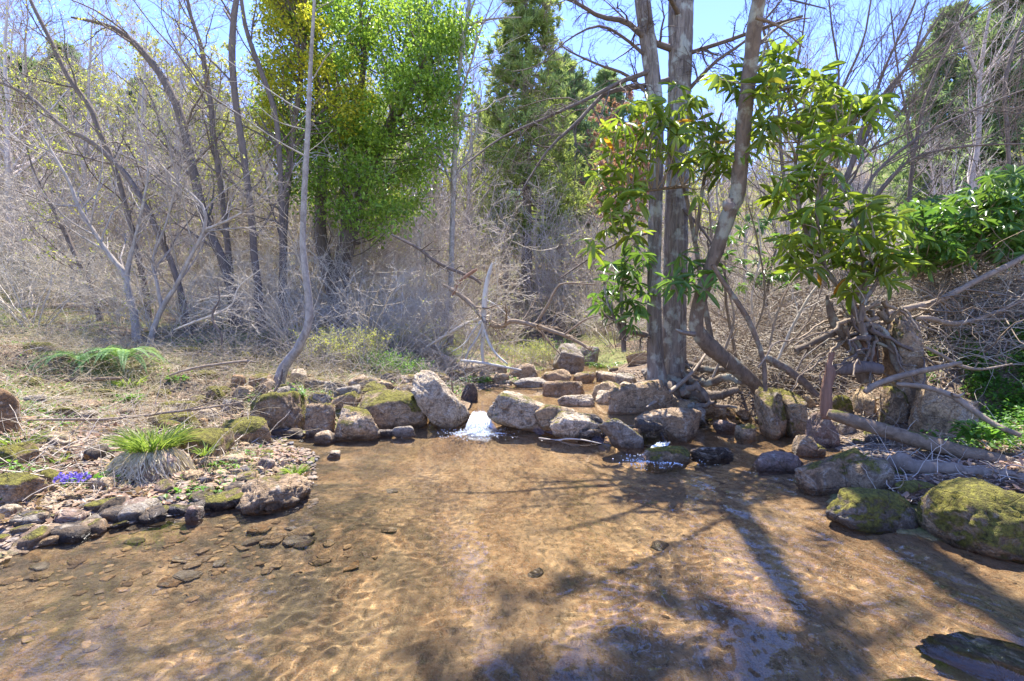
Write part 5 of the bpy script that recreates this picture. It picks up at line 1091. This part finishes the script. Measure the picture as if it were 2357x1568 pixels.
t = thing('root_tangle', 'mass of twisting bare roots on the right bank below the large-leaved rhododendron', 'roots', P(1985, 800, 5.2)); lc = tuple(t.location); rg = np.random.default_rng(311)
for i in range(26):
    sx, sy = rg.uniform(1930, 2040), rg.uniform(690, 800); ex, ey = sx+rg.uniform(-240, 260), rg.uniform(770, 900); Y0 = rg.uniform(5.0, 5.4); Y1 = rg.uniform(4.7, 5.2)
    pl = [(sx, sy, rg.uniform(8, 20))]+[(sx+(ex-sx)*f+rg.normal()*16, sy+(ey-sy)*f**1.4+rg.normal()*12, rg.uniform(6, 14)*(1.1-f)) for f in (.25, .5, .75)]+[(ex, ey, 3)]
    p, r = trace(pl, (Y0, Y1), 18, wob=.006); Tubes().add(p, r, 7).build('root', M[['lean', 'dead', 'dark'][i % 3]], t, lc, .012, 10)
# brush stems hanging and leaning around the root bank: each one its own
rg = np.random.default_rng(99)
for i, (pl, Y) in enumerate([([(1640, 870, 6), (1670, 800, 7), (1690, 730, 6), (1670, 650, 4)], 6.2), ([(1700, 880, 6), (1690, 800, 8), (1672, 700, 7), (1668, 600, 4)], 6.5), ([(1790, 830, 8), (1830, 740, 7), (1880, 660, 6), (1950, 600, 4), (2040, 560, 3)], 5.9),
        ([(1770, 800, 6), (1790, 720, 6), (1830, 640, 5), (1900, 600, 3)], 6.2), ([(1800, 810, 5), (1860, 740, 5), (1900, 640, 4), (1930, 560, 3)], 6.4), ([(1745, 790, 5), (1730, 690, 5), (1750, 590, 4), (1745, 500, 3)], 6.6), ([(1830, 860, 5), (1870, 790, 5), (1940, 730, 4), (1970, 690, 3)], 5.6),
        ([(1725, 790, 5), (1760, 690, 5), (1745, 560, 4), (1722, 470, 3)], 6.1), ([(1665, 560, 4), (1650, 450, 4), (1655, 380, 3), (1640, 300, 2)], 6.8), ([(1640, 570, 5), (1632, 470, 4), (1628, 400, 3), (1620, 300, 2)], 6.9)]):
    stick('brush_stem', 'grey-brown brush stem rising behind the leaning crooked tree', 'stem', pl, Y, ['grey', 'dead', 'pale'][i % 3], 6, 18, .004, twigs=9, seed=30+i, group='brush stems behind the leaning crooked tree', tw=.35)

# tangle of dead twigs on the right slope, straw and stems elsewhere: uncountable
def tangle(name, boxes, n, lmin, lmax, mat, rmin=.0015, rmax=.006, lift=.35, flat=.6):
    T_ = Tubes(); m = n//len(boxes)
    for (x0, x1, y0, y1) in boxes:
        x = rg.uniform(x0, x1, m); y = rg.uniform(y0, y1, m); ok = sdf(x, y) > .3; x, y = x[ok], y[ok]; k = len(x); z = height(x, y)+rg.uniform(0, 1, k)**2*lift
        d = rg.normal(size=(k, 3)); d[:, 2] *= flat; d = unit(d); L = rg.uniform(lmin, lmax, k); pts = [np.stack([x, y, z], -1)]
        for q in range(6): d = unit(d+rg.normal(size=d.shape)*.2+np.array([0, 0, -.05])); pts.append(pts[-1]+d*(L/6)[:, None])
        p = np.stack(pts, 1); g = height(p[..., 0], p[..., 1]); p[..., 2] = np.maximum(p[..., 2], g+.01)
        T_.add(p, rg.uniform(rmin, rmax, k)[:, None]*np.linspace(1, .4, 7)[None], 3)
    return tag(T_.build(name, M[mat]), kind='stuff')
tangle('dead_twigs', [(4.6, 9.0, 5.2, 9.5), (2.6, 6, 6.3, 8.5)], 6500, .3, 1.2, 'pale', .002, .007, .6)
tangle('dead_brush', [(4.6, 10, 5.2, 11), (2.6, 6.5, 6.2, 9)], 3600, .4, 1.6, 'dead', .003, .01, .55)
tangle('dry_stems', [(-10, -1.5, 5.5, 13), (-7, -2, 4.4, 8), (-9, -1, 5, 10)], 9000, .15, .7, 'straw', .0012, .003, .15)
tangle('scrub_stems', [(-10, -2.5, 7, 12), (-4.5, -.8, 7.2, 10)], 3200, .3, 1.1, 'mid', .0015, .004, .35, 1.3)
tangle('fallen_twigs', [(-5, -2.2, 3.0, 5.5), (-8, -1, 5, 9), (1.8, 4.5, 3.2, 6.2), (-2, 1, 7.5, 10)], 3600, .1, .5, 'pale', .0015, .005, .05)

# ------------------------------------------------------------ rhododendrons
def rhodo(name, label, ros, Y, dY, leafL, stems, seed, mat='rhodo', nl=(6, 10), wl=.215, conn=True):
    rg = np.random.default_rng(seed); ros = np.array(ros, float)
    Yr = Y+rg.uniform(-1, 1, len(ros))*dY; cen = P(ros[:, 0], ros[:, 1], Yr)
    st = [trace(s_, y, 16) for s_, y in stems]; loc = tuple(float(c) for c in st[0][0][0]); t = thing(name, label, 'shrub', loc)
    for p, r in st: Tubes().add(p, r, 7).build('stem', M['lean'], t, loc, .004, 12)
    cr = Tubes(); sp_ = np.concatenate([p for p, r in st])
    for c in cen:
        dd = np.linalg.norm(sp_-(c-np.array([0, 0, .25])), axis=1); a = sp_[np.argmin(dd)]
        cr.add(resample(np.array([a, (a+c)/2+rg.normal(size=3)*.04-np.array([0, 0, .06]), c-np.array([0, 0, .04]), c]), 9), np.linspace(.008, .0035, 9), 4)
    cr.build('twig', M['grey'], t, loc)
    s = Soup()
    for c in cen:
        n = int(rg.integers(*nl)); a = np.arange(n)*2.4+rg.uniform(0, 6.28); ax = unit(rg.normal(size=3)*.45+np.array([0, -.25, 1.0]))
        e1 = unit(np.cross(ax, [0.3, 1, .1])); e2 = np.cross(ax, e1); dip = rg.uniform(-.25, .75, n)*(-1)+.05
        dr = unit(np.cos(a)[:, None]*e1+np.sin(a)[:, None]*e2+dip[:, None]*ax+np.array([0, 0, -.15])); nn = unit(ax-(dr@ax)[:, None]*dr+rg.normal(size=(n, 3))*.18); nn = unit(nn-(nn*dr).sum(-1, keepdims=True)*dr); sd = np.cross(dr, nn)
        L = rg.uniform(.65, 1.2, n)*leafL; s.add(LEAFV[int(rg.integers(4))], c+dr*.012, sd, dr, nn, L, L*wl)
    s.build('foliage', M[mat], t, loc, True); return t
z3 = [(180,370),(230,400),(400,290),(440,250),(490,260),(510,330),(430,310),(350,330),(620,390),(650,410),(560,410),(600,350),(730,430),(780,440),(640,480),(850,450),(900,480),(870,550),(800,520),(720,540),(500,450),(400,460),(340,430),(480,540),(460,580),(560,560),(630,560),(590,500),(720,610),(700,680),(760,680),(640,680),(600,740),(660,760),(550,780),(620,820),(700,800),(460,820),(440,900),(500,900),(560,880),(650,930),(780,910),(860,920),(880,960),(940,990),(870,1000),(1000,1000),(600,960),(520,1000),(560,1060),(640,1060),(720,1080),(800,1080),(860,1080),(900,1160),(960,1150),(820,1130),(760,1210),(860,1200),(900,1240),(820,1260),(940,1290),(1000,1220),(680,1180),(600,1120),(540,1160),(500,1080),(540,1230),(620,1230),(690,1000),(740,1140),(380,380),(440,400),(400,560),(350,600),(320,660),(380,640),(960,1060),(780,1300),(890,1110),(590,1010),(680,1100)]
z3 = z3+[(u+random.uniform(-45, 45), v+random.uniform(-40, 40)) for u, v in z3]
mainr = [(1571+.501*u, .501*v) for u, v in z3]
leftr = [(1571+.501*u, .501*v) for u, v in [(60,440),(20,470),(80,580),(150,620),(100,650),(40,620),(200,610),(190,680),(130,700),(60,700),(20,760),(100,780),(180,800),(60,900),(210,740)]]
leftr += [(786+.501*u, .501*v) for u, v in [(1540,390),(1400,470),(1320,480),(1380,500),(1450,480),(1500,470),(1220,590),(1200,620),(1260,640),(1300,570),(1350,620),(1420,600),(1480,580),(1340,700),(1250,700),(1400,680),(1460,660),(1180,800),(1240,780),(1300,770),(1350,750),(1200,850),(1280,860),(1340,850),(1400,830),(1260,920),(1320,900),(1380,900),(1500,700),(1540,620),(1240,980),(1160,1100),(1220,1060),(1280,1010),(1330,1080),(1380,1060),(1460,540),(1510,560)]]
leftr = leftr+[(u+random.uniform(-24, 24), v+random.uniform(-22, 22)) for u, v in leftr[::2]]
lowl = [(786+.501*u, .501*v) for u, v in [(1340,1130),(1300,1180),(1380,1170),(1240,1210),(1320,1240),(1220,1290),(1280,1310),(1360,1300),(1180,1350),(1240,1380),(1310,1380),(1370,1400),(1250,1440),(1300,1340),(1190,1400),(1350,1230),(1260,1260),(1340,1450),(1400,1350),(1400,1200),(1280,1420),(1330,1490),(1230,1330)]]
midr = [(1571+.501*u, .501*v) for u, v in [(30,1200),(120,1210),(60,1280),(150,1250),(100,1330),(-10,1170),(20,1300)]] + [(786+.501*u, .501*v) for u, v in [(1520,1290),(1490,1280),(1540,1330)]]
rhodo('rhododendron', 'large-leaved rhododendron spreading right of the leaning crooked tree', mainr, 5.0, .5, .20,
      [([(1990, 770, 16), (1960, 700, 13), (1900, 620, 11), (1850, 520, 9), (1830, 400, 8), (1840, 280, 6), (1800, 160, 4)], 4.9), ([(1980, 740, 12), (1990, 650, 10), (1980, 560, 8), (1960, 500, 5)], 4.8), ([(1900, 620, 8), (1880, 460, 7), (1930, 330, 5), (1980, 260, 4)], 4.8), ([(1985, 700, 10), (2020, 640, 8), (2000, 590, 5)], 4.6)], 201, nl=(6, 10))
rhodo('rhododendron', 'large-leaved rhododendron hanging in front of the upper part of the twin trunks', leftr, 5.4, .4, .20,
      [([(1640, 800, 14), (1622, 700, 12), (1600, 560, 10), (1570, 420, 9), (1520, 330, 8), (1440, 300, 5)], 6.0), ([(1600, 560, 9), (1620, 420, 8), (1640, 330, 6), (1660, 260, 4)], 5.8), ([(1570, 430, 8), (1480, 440, 6), (1420, 450, 5), (1390, 500, 3)], 5.7)], 202)
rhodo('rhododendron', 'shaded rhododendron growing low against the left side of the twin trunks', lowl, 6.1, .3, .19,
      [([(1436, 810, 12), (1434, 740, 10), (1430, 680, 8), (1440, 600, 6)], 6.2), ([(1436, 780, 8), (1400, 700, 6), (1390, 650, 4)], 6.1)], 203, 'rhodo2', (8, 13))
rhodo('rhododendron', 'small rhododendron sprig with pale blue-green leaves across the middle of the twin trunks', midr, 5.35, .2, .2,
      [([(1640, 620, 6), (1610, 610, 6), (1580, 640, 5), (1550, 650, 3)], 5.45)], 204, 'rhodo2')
rg = np.random.default_rng(8)
hed = [(float(rg.uniform(2090, 2400)), 0) for _ in range(330)]; hed = [(x, float(rg.uniform(np.interp(x, [2090, 2200, 2280, 2400], [465, 450, 400, 380]), np.interp(x, [2090, 2150, 2250, 2400], [620, 615, 600, 580])))) for x, _ in hed]
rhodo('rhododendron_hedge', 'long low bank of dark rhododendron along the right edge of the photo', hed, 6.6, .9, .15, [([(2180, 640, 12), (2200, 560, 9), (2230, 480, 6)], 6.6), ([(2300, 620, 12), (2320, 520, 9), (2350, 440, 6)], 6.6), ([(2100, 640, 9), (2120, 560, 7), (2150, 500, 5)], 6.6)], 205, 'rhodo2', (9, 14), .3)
back = [(float(rg.uniform(1640, 2080)), float(rg.uniform(480, 660))) for _ in range(70)]
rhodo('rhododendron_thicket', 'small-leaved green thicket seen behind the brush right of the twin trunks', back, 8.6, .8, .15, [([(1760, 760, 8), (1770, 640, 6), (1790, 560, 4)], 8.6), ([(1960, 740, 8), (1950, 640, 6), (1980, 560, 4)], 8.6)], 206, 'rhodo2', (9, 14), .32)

# ------------------------------------------------------------ small plants
def clump(name, label, px, py, hpx, wpx, n, cat='grass clump', mat='grass', seed=0, lean=.9, strawbase=0, Yb=None):
    rg = np.random.default_rng(seed); p0 = hit(px, py, water=False); Y = Yb or float(p0[1]); x = (px-FPX)/FPX*Y; z = CAM_H-(py-HY)/FPX*Y; Hh = hpx/FPX*Y; W = wpx/FPX*Y/2; loc = (float(x), Y, float(z))
    def blades(n, Hs, W0, ln, up0, wd):
        a = rg.uniform(0, 6.28, n); rr = np.sqrt(rg.random(n))*W0*.45; b0 = np.stack([x+np.cos(a)*rr, Y+np.sin(a)*rr, np.full(n, z-.01)], -1)
        a = a+rg.normal(size=n)*.6; d = unit(np.stack([np.cos(a)*ln, np.sin(a)*ln, np.full(n, up0)], -1)*1.0+rg.normal(size=(n, 3))*.18); pts = [b0]; L = Hs*rg.uniform(.7, 1.45, n)
        for k in range(5): d = unit(d+np.array([0, 0, -.17*ln])*k*.5); pts.append(pts[-1]+d*(L/5)[:, None])
        p = np.stack(pts, 1); T = np.gradient(p, axis=1); sd = unit(np.cross(T, rg.normal(size=(n, 1, 3))+np.array([0, 0, .2]))); w_ = wd*np.array([.8, 1, 1, .8, .55, .08])[None, :, None]*rg.uniform(.7, 1.2, (n, 1, 1))
        V = np.stack([p-sd*w_/2, p+sd*w_/2], 2).reshape(-1, 3); i = np.arange(n)[:, None]*12+np.arange(5)[None]*2; F = np.stack([i, i+1, i+3, i+2], -1).reshape(-1, 4); return V, F
    t = thing(name, label, cat, loc)
    V, F = blades(n, Hh, W, lean, 1.0, .006*Y/3.5*1.3); mk('blades', V, [F], M[mat], True, t, loc)
    if strawbase:
        V, F = blades(strawbase, Hh*.62, W*1.1, 1.6, -.05, .006); mk('straw_skirt', V, [F], M['straw'], True, t, loc)
    return t
g1 = clump('grass_clump', 'large bright green grass clump with a skirt of dry straw on the gravel bar', 352, 1040, 66, 150, 460, seed=1, Yb=3.78, lean=.8)
tc = np.array(g1.location); v, F = rock_verts(4, 77, 6, .9, .12); v = v*np.array([.27, .22, .17])+tc-np.array([0, 0, .13]); o = mk('tussock', v, [F], M['soil'], True, None, tuple(float(q) for q in tc)); tag(o, 'sandy tussock under the large bright green grass clump', 'tussock')
rg = np.random.default_rng(12); n = 900; a_ = rg.uniform(-PI, 0.1, n); R0 = rg.uniform(.05, .8, n); pts = []
for k in range(6):
    q_ = np.clip(R0+k*.09, 0, 1.25); rr_ = np.minimum(q_, 1); zz_ = .17*np.sqrt(1-np.minimum(rr_, .98)**2)-.13-(q_-rr_)*.35+.012; pts.append(np.stack([tc[0]+np.cos(a_+k*.02*rg.normal(size=n))*.28*q_, tc[1]+np.sin(a_)*.23*q_, tc[2]+zz_], -1))
p = np.stack(pts, 1); T = np.gradient(p, axis=1); sd = unit(np.cross(T, rg.normal(size=(n, 1, 3)))); V = np.stack([p-sd*.003, p+sd*.003], 2).reshape(-1, 3); i_ = np.arange(n)[:, None]*12+np.arange(5)[None]*2; mk('straw_skirt', V, [np.stack([i_, i_+1, i_+3, i_+2], -1).reshape(-1, 4)], M['straw'], True, g1, tuple(g1.location))
clump('grass_clump', 'grass tuft between the blocky rock and the flat pale slab at the left edge', 48, 1026, 44, 90, 70, seed=2)
clump('grass_clump', 'dark green grass tuft below the right end of the fern', 300, 895, 36, 60, 160, seed=3)
clump('grass_clump', 'small grass tuft growing on top of the earthy mound', 680, 1092, 26, 50, 120, seed=4, Yb=3.72)
clump('grass_clump', 'thin grass tuft left of the purple flowers', 135, 1062, 22, 60, 50, seed=5)
clump('grass_clump', 'pale grass tuft on the big mossy boulder at the left end of the right bank', 1975, 1062, 24, 40, 60, seed=6, Yb=3.75)
clump('grass_clump', 'grass tuft beside the gnarled driftwood log', 2090, 1100, 32, 60, 90, seed=7, Yb=3.7)
clump('grass_clump', 'thin grass tuft rising through the mossy mound at the end of the dead branch', 400, 966, 34, 110, 90, mat='straw', seed=8, lean=.4)
clump('grass_clump', 'small grass tuft on the wide flat mossy rock', 470, 1045, 30, 40, 50, seed=9, Yb=3.9)
def herb(name, label, px, py, wpx, n, size, seed, cat='plant', mat='herb', hgt=.09, Yb=None, flowers=0):
    rg = np.random.default_rng(seed); p0 = hit(px, py, water=False); Y = Yb or float(p0[1]); x = (px-FPX)/FPX*Y; z = CAM_H-(py-HY)/FPX*Y; W = wpx/FPX*Y/2; loc = (float(x), Y, float(z)); t = thing(name, label, cat, loc)
    a = rg.uniform(0, 6.28, n); rr = np.sqrt(rg.random(n))*W; pos = np.stack([x+np.cos(a)*rr, Y+np.sin(a)*rr*.6, z+rg.random(n)*hgt], -1); dr = unit(np.stack([np.cos(a), np.sin(a), rg.uniform(-.1, .7, n)], -1)+rg.normal(size=(n, 3))*.4); sd, dr, nn = frames(dr, rg, (0, 0, 1), .85)
    L = size*rg.uniform(.6, 1.2, n); s = Soup().add(LONGLEAF, pos, sd, dr, nn, L, L*.5); s.build('foliage', M[mat], t, loc, True)
    st = np.stack([pos*np.array([1, 1, 0])*.5+np.array([x, Y, 0])*.5+np.array([0, 0, z-.02]), pos], 1); Tubes().add(st, np.full((n, 2), .0015), 3).build('stem', M['herb'], t, loc)
    if flowers:
        m = flowers; a = rg.uniform(0, 6.28, m); rr = np.sqrt(rg.random(m))*W*1.1; c = np.stack([x-W*.7+np.cos(a)*rr*.8, Y+np.sin(a)*rr*.5-.03, z+hgt*.6+rg.random(m)*hgt*.9], -1)
        s = Soup()
        for q in range(5):
            ang = q*1.2566+rg.uniform(0, 1, m); ax = unit(rg.normal(size=(m, 3))*.5+np.array([0, -.6, .6])); e1 = unit(np.cross(ax, [1, .1, .2])); e2 = np.cross(ax, e1); d = np.cos(ang)[:, None]*e1+np.sin(ang)[:, None]*e2; s.add(DIAMOND, c, unit(np.cross(d, ax)), d, ax, .014, .011)
        s.build('flower', M['violet'], t, loc); st = np.stack([np.stack([c[:, 0]*.5+x*.5, c[:, 1], np.full(m, z-.02)], -1), c], 1); Tubes().add(st, np.full((m, 2), .0012), 3).build('flower_stalk', M['herb'], t, loc)
    return t
herb('violet_plant', 'clump of purple violets on the gravel bar at the left', 205, 1118, 90, 46, .055, 11, 'flower', flowers=90, hgt=.06)
herb('leafy_herb', 'fresh green broad-leaved plant below the dark grass tuft', 298, 925, 60, 70, .07, 12)
herb('leafy_herb', 'low green plant right of the purple violets', 272, 1105, 36, 26, .06, 13, hgt=.03)
herb('leafy_herb', 'pale green flat plant right of the dark wedge rocks', 420, 1130, 70, 40, .05, 14, hgt=.02)
herb('leafy_herb', 'small green seedling on the face of the earthy mound', 672, 1132, 24, 12, .05, 15, hgt=.02, Yb=3.55)
herb('leafy_herb', 'green plant between the dam boulders under the orange boulder', 686, 915, 30, 40, .05, 16, Yb=5.6)
herb('leafy_herb', 'low green plant on the left bank right of the grass tuft', 410, 880, 40, 50, .06, 17)
herb('leafy_herb', 'green weeds in the gap below the long flat pale slab', 1085, 880, 90, 160, .06, 18)
herb('leafy_herb', 'dark green weeds along the shaded creek edge by the big dark boulder', 1405, 845, 110, 200, .06, 19, mat='rhodo2')
herb('leafy_herb', 'bright leaves beside the broad yellow-brown boulder at the right', 2265, 1005, 110, 150, .07, 20, Yb=4.0)
def fern(label, px, py, Y, seed, n=16, L0=.62):
    rg = np.random.default_rng(seed); x = (px-FPX)/FPX*Y; z = CAM_H-(py-HY)/FPX*Y; loc = (float(x), Y, float(z)); t = thing('fern', label, 'fern', loc); a = np.linspace(0, 6.28, n, endpoint=False)+rg.normal(size=n)*.15
    d = unit(np.stack([np.cos(a)*.75, np.sin(a)*.75, rg.uniform(.9, 1.7, n)], -1)); pts = [np.tile(np.array(loc), (n, 1))]; L = L0*rg.uniform(.8, 1.15, n)
    for k in range(15): d = unit(d+np.array([0, 0, -.17])+rg.normal(size=d.shape)*.02); pts.append(pts[-1]+d*(L/15)[:, None])
    p = np.stack(pts, 1); Tubes().add(p, np.tile(np.linspace(.003, .001, 16), (n, 1)), 3).build('stem', M['herb'], t, loc); s = Soup()
    q = 44; tt = np.linspace(.12, .99, q); xx = tt*15; i = np.minimum(xx.astype(int), 14); f = (xx-i)[None, :, None]; pos = (p[:, i]*(1-f)+p[:, i+1]*f).reshape(-1, 3); T = unit(p[:, i+1]-p[:, i]).reshape(-1, 3); sv = unit(np.cross(T, [0, 0, 1])); pl = (np.sin(np.clip(tt*1.02, 0, 1)**.75*PI)*.055+.005); pl = np.tile(pl, n)
    for sg in (-1, 1):
        dr = unit(sv*sg+T*.3+np.array([0, 0, -.12])+rg.normal(size=sv.shape)*.07); nn = unit(np.cross(dr, T)*sg); sd = unit(np.cross(dr, nn)); s.add(DIAMOND, pos, sd, dr, nn, pl, np.full(len(pl), .014))
    s.build('frond', M['fern'], t, loc); return t
fern('left one of the two evergreen ferns with arching fronds on the left bank', 185, 838, 6.4, 21, 17, .62)
fern('right one of the pair of evergreen ferns with arching fronds, above the dark grass tuft', 285, 832, 6.5, 22, 19, .64)

# ------------------------------------------------------------ ground cover
def cover(n, ymin, ymax, xr, cond, seed):
    rg = np.random.default_rng(seed); y = np.exp(rg.uniform(math.log(ymin), math.log(ymax), n)); x = rg.uniform(xr[0], xr[1], n)*y; d = sdf(x, y); k = (d > .12) & cond(x, y, d, rg); x, y = x[k], y[k]; return np.stack([x, y, height(x, y)], -1), rg
gmask = lambda x, y: fbm(x*.9, y*.9, 4, 3)
p, rg = cover(90000, 3.0, 22, (-1.15, .25), lambda x, y, d, g: (x < 1.5) & (gmask(x, y)*2.4+.3+g.normal(size=len(x))*.3 > .25) & (d > .45), 401)
sd, dr, nn = frames(rg.normal(size=p.shape)*.4+np.array([0, 0, 1]), rg); L = rg.uniform(.02, .055, len(p))*np.clip(p[:, 1]/6, .8, 2); s = Soup().add(BLADE, p, sd, dr, nn, L, .003*np.clip(p[:, 1]/5, 1, 3)); tag(s.build('grass', M['grass']), kind='stuff')
p, rg = cover(42000, 3.0, 18, (-1.15, .1), lambda x, y, d, g: (gmask(x+9, y)*2+g.normal(size=len(x))*.3 > -.1) & (d > .35), 402)
sd, dr, nn = frames(rg.normal(size=p.shape)*.9+np.array([0, 0, .5]), rg); L = rg.uniform(.03, .12, len(p)); s = Soup().add(BLADE, p, sd, dr, nn, L, .0035); tag(s.build('dry_grass', M['straw']), kind='stuff')
p, rg = cover(60000, 2.8, 20, (-1.15, 1.15), lambda x, y, d, g: (g.random(len(x)) < .9) & ((x < 0) | (d > .4)), 403); p[:, 2] += rg.uniform(0, .03, len(p))
sd, dr, nn = frames(np.stack([rg.normal(size=len(p)), rg.normal(size=len(p)), rg.normal(size=len(p))*.35], -1), rg, (0, 0, 1), .75); L = rg.uniform(.03, .07, len(p)); s = Soup().add(DIAMOND, p, sd, dr, nn, L, L*.6); tag(s.build('leaf_litter', M['litter']), kind='stuff')
p, rg = cover(60000, 3.0, 16, (-1.15, .2), lambda x, y, d, g: (gmask(x*1.4+4, y*1.4)*2.4+g.normal(size=len(x))*.25 > .3), 404); p[:, 2] += rg.uniform(0, .05, len(p))
sd, dr, nn = frames(rg.normal(size=p.shape)*np.array([1, 1, .5])+np.array([0, 0, .2]), rg, (0, 0, 1), .8); L = rg.uniform(.02, .045, len(p)); s = Soup().add(DIAMOND, p, sd, dr, nn, L, L*.65); tag(s.build('ground_herbs', M['herb']), kind='stuff')
# trailing bright groundcover on the right bank
rg = np.random.default_rng(405); q = rg.uniform([2130, 745], [2400, 1050], (9000, 2)); g = vnoise(q[:, 0]/38, q[:, 1]/30, 1)+.004*(q[:, 0]-2250)+.0025*(q[:, 1]-860); q = q[g > 0]; Yv = np.full(len(q), 4.5)
for _ in range(12):
    x = (q[:, 0]-FPX)/FPX*Yv; z = height(x, Yv); zz = CAM_H-(q[:, 1]-HY)/FPX*Yv; Yv = np.clip(Yv+(zz-z)*.45, 3.0, 7)
p = P(q[:, 0], q[:, 1], Yv); p = p+rg.normal(size=p.shape)*np.array([.03, .03, .035]); sd, dr, nn = frames(rg.normal(size=p.shape)*np.array([1, 1, .6]), rg, (0, 0, 1), .7); L = rg.uniform(.025, .05, len(p)); s = Soup()
for kk in range(3): s.add(DIAMOND, p+rg.normal(size=p.shape)*.03, *frames(rg.normal(size=p.shape)*np.array([1, 1, .6]), rg, (0, 0, 1), .7), L, L*.6)
tag(s.build('trailing_groundcover', M['herb']), kind='stuff')
print('objects', len(bpy.data.objects), 'polys', sum(len(m.polygons) for m in bpy.data.meshes))
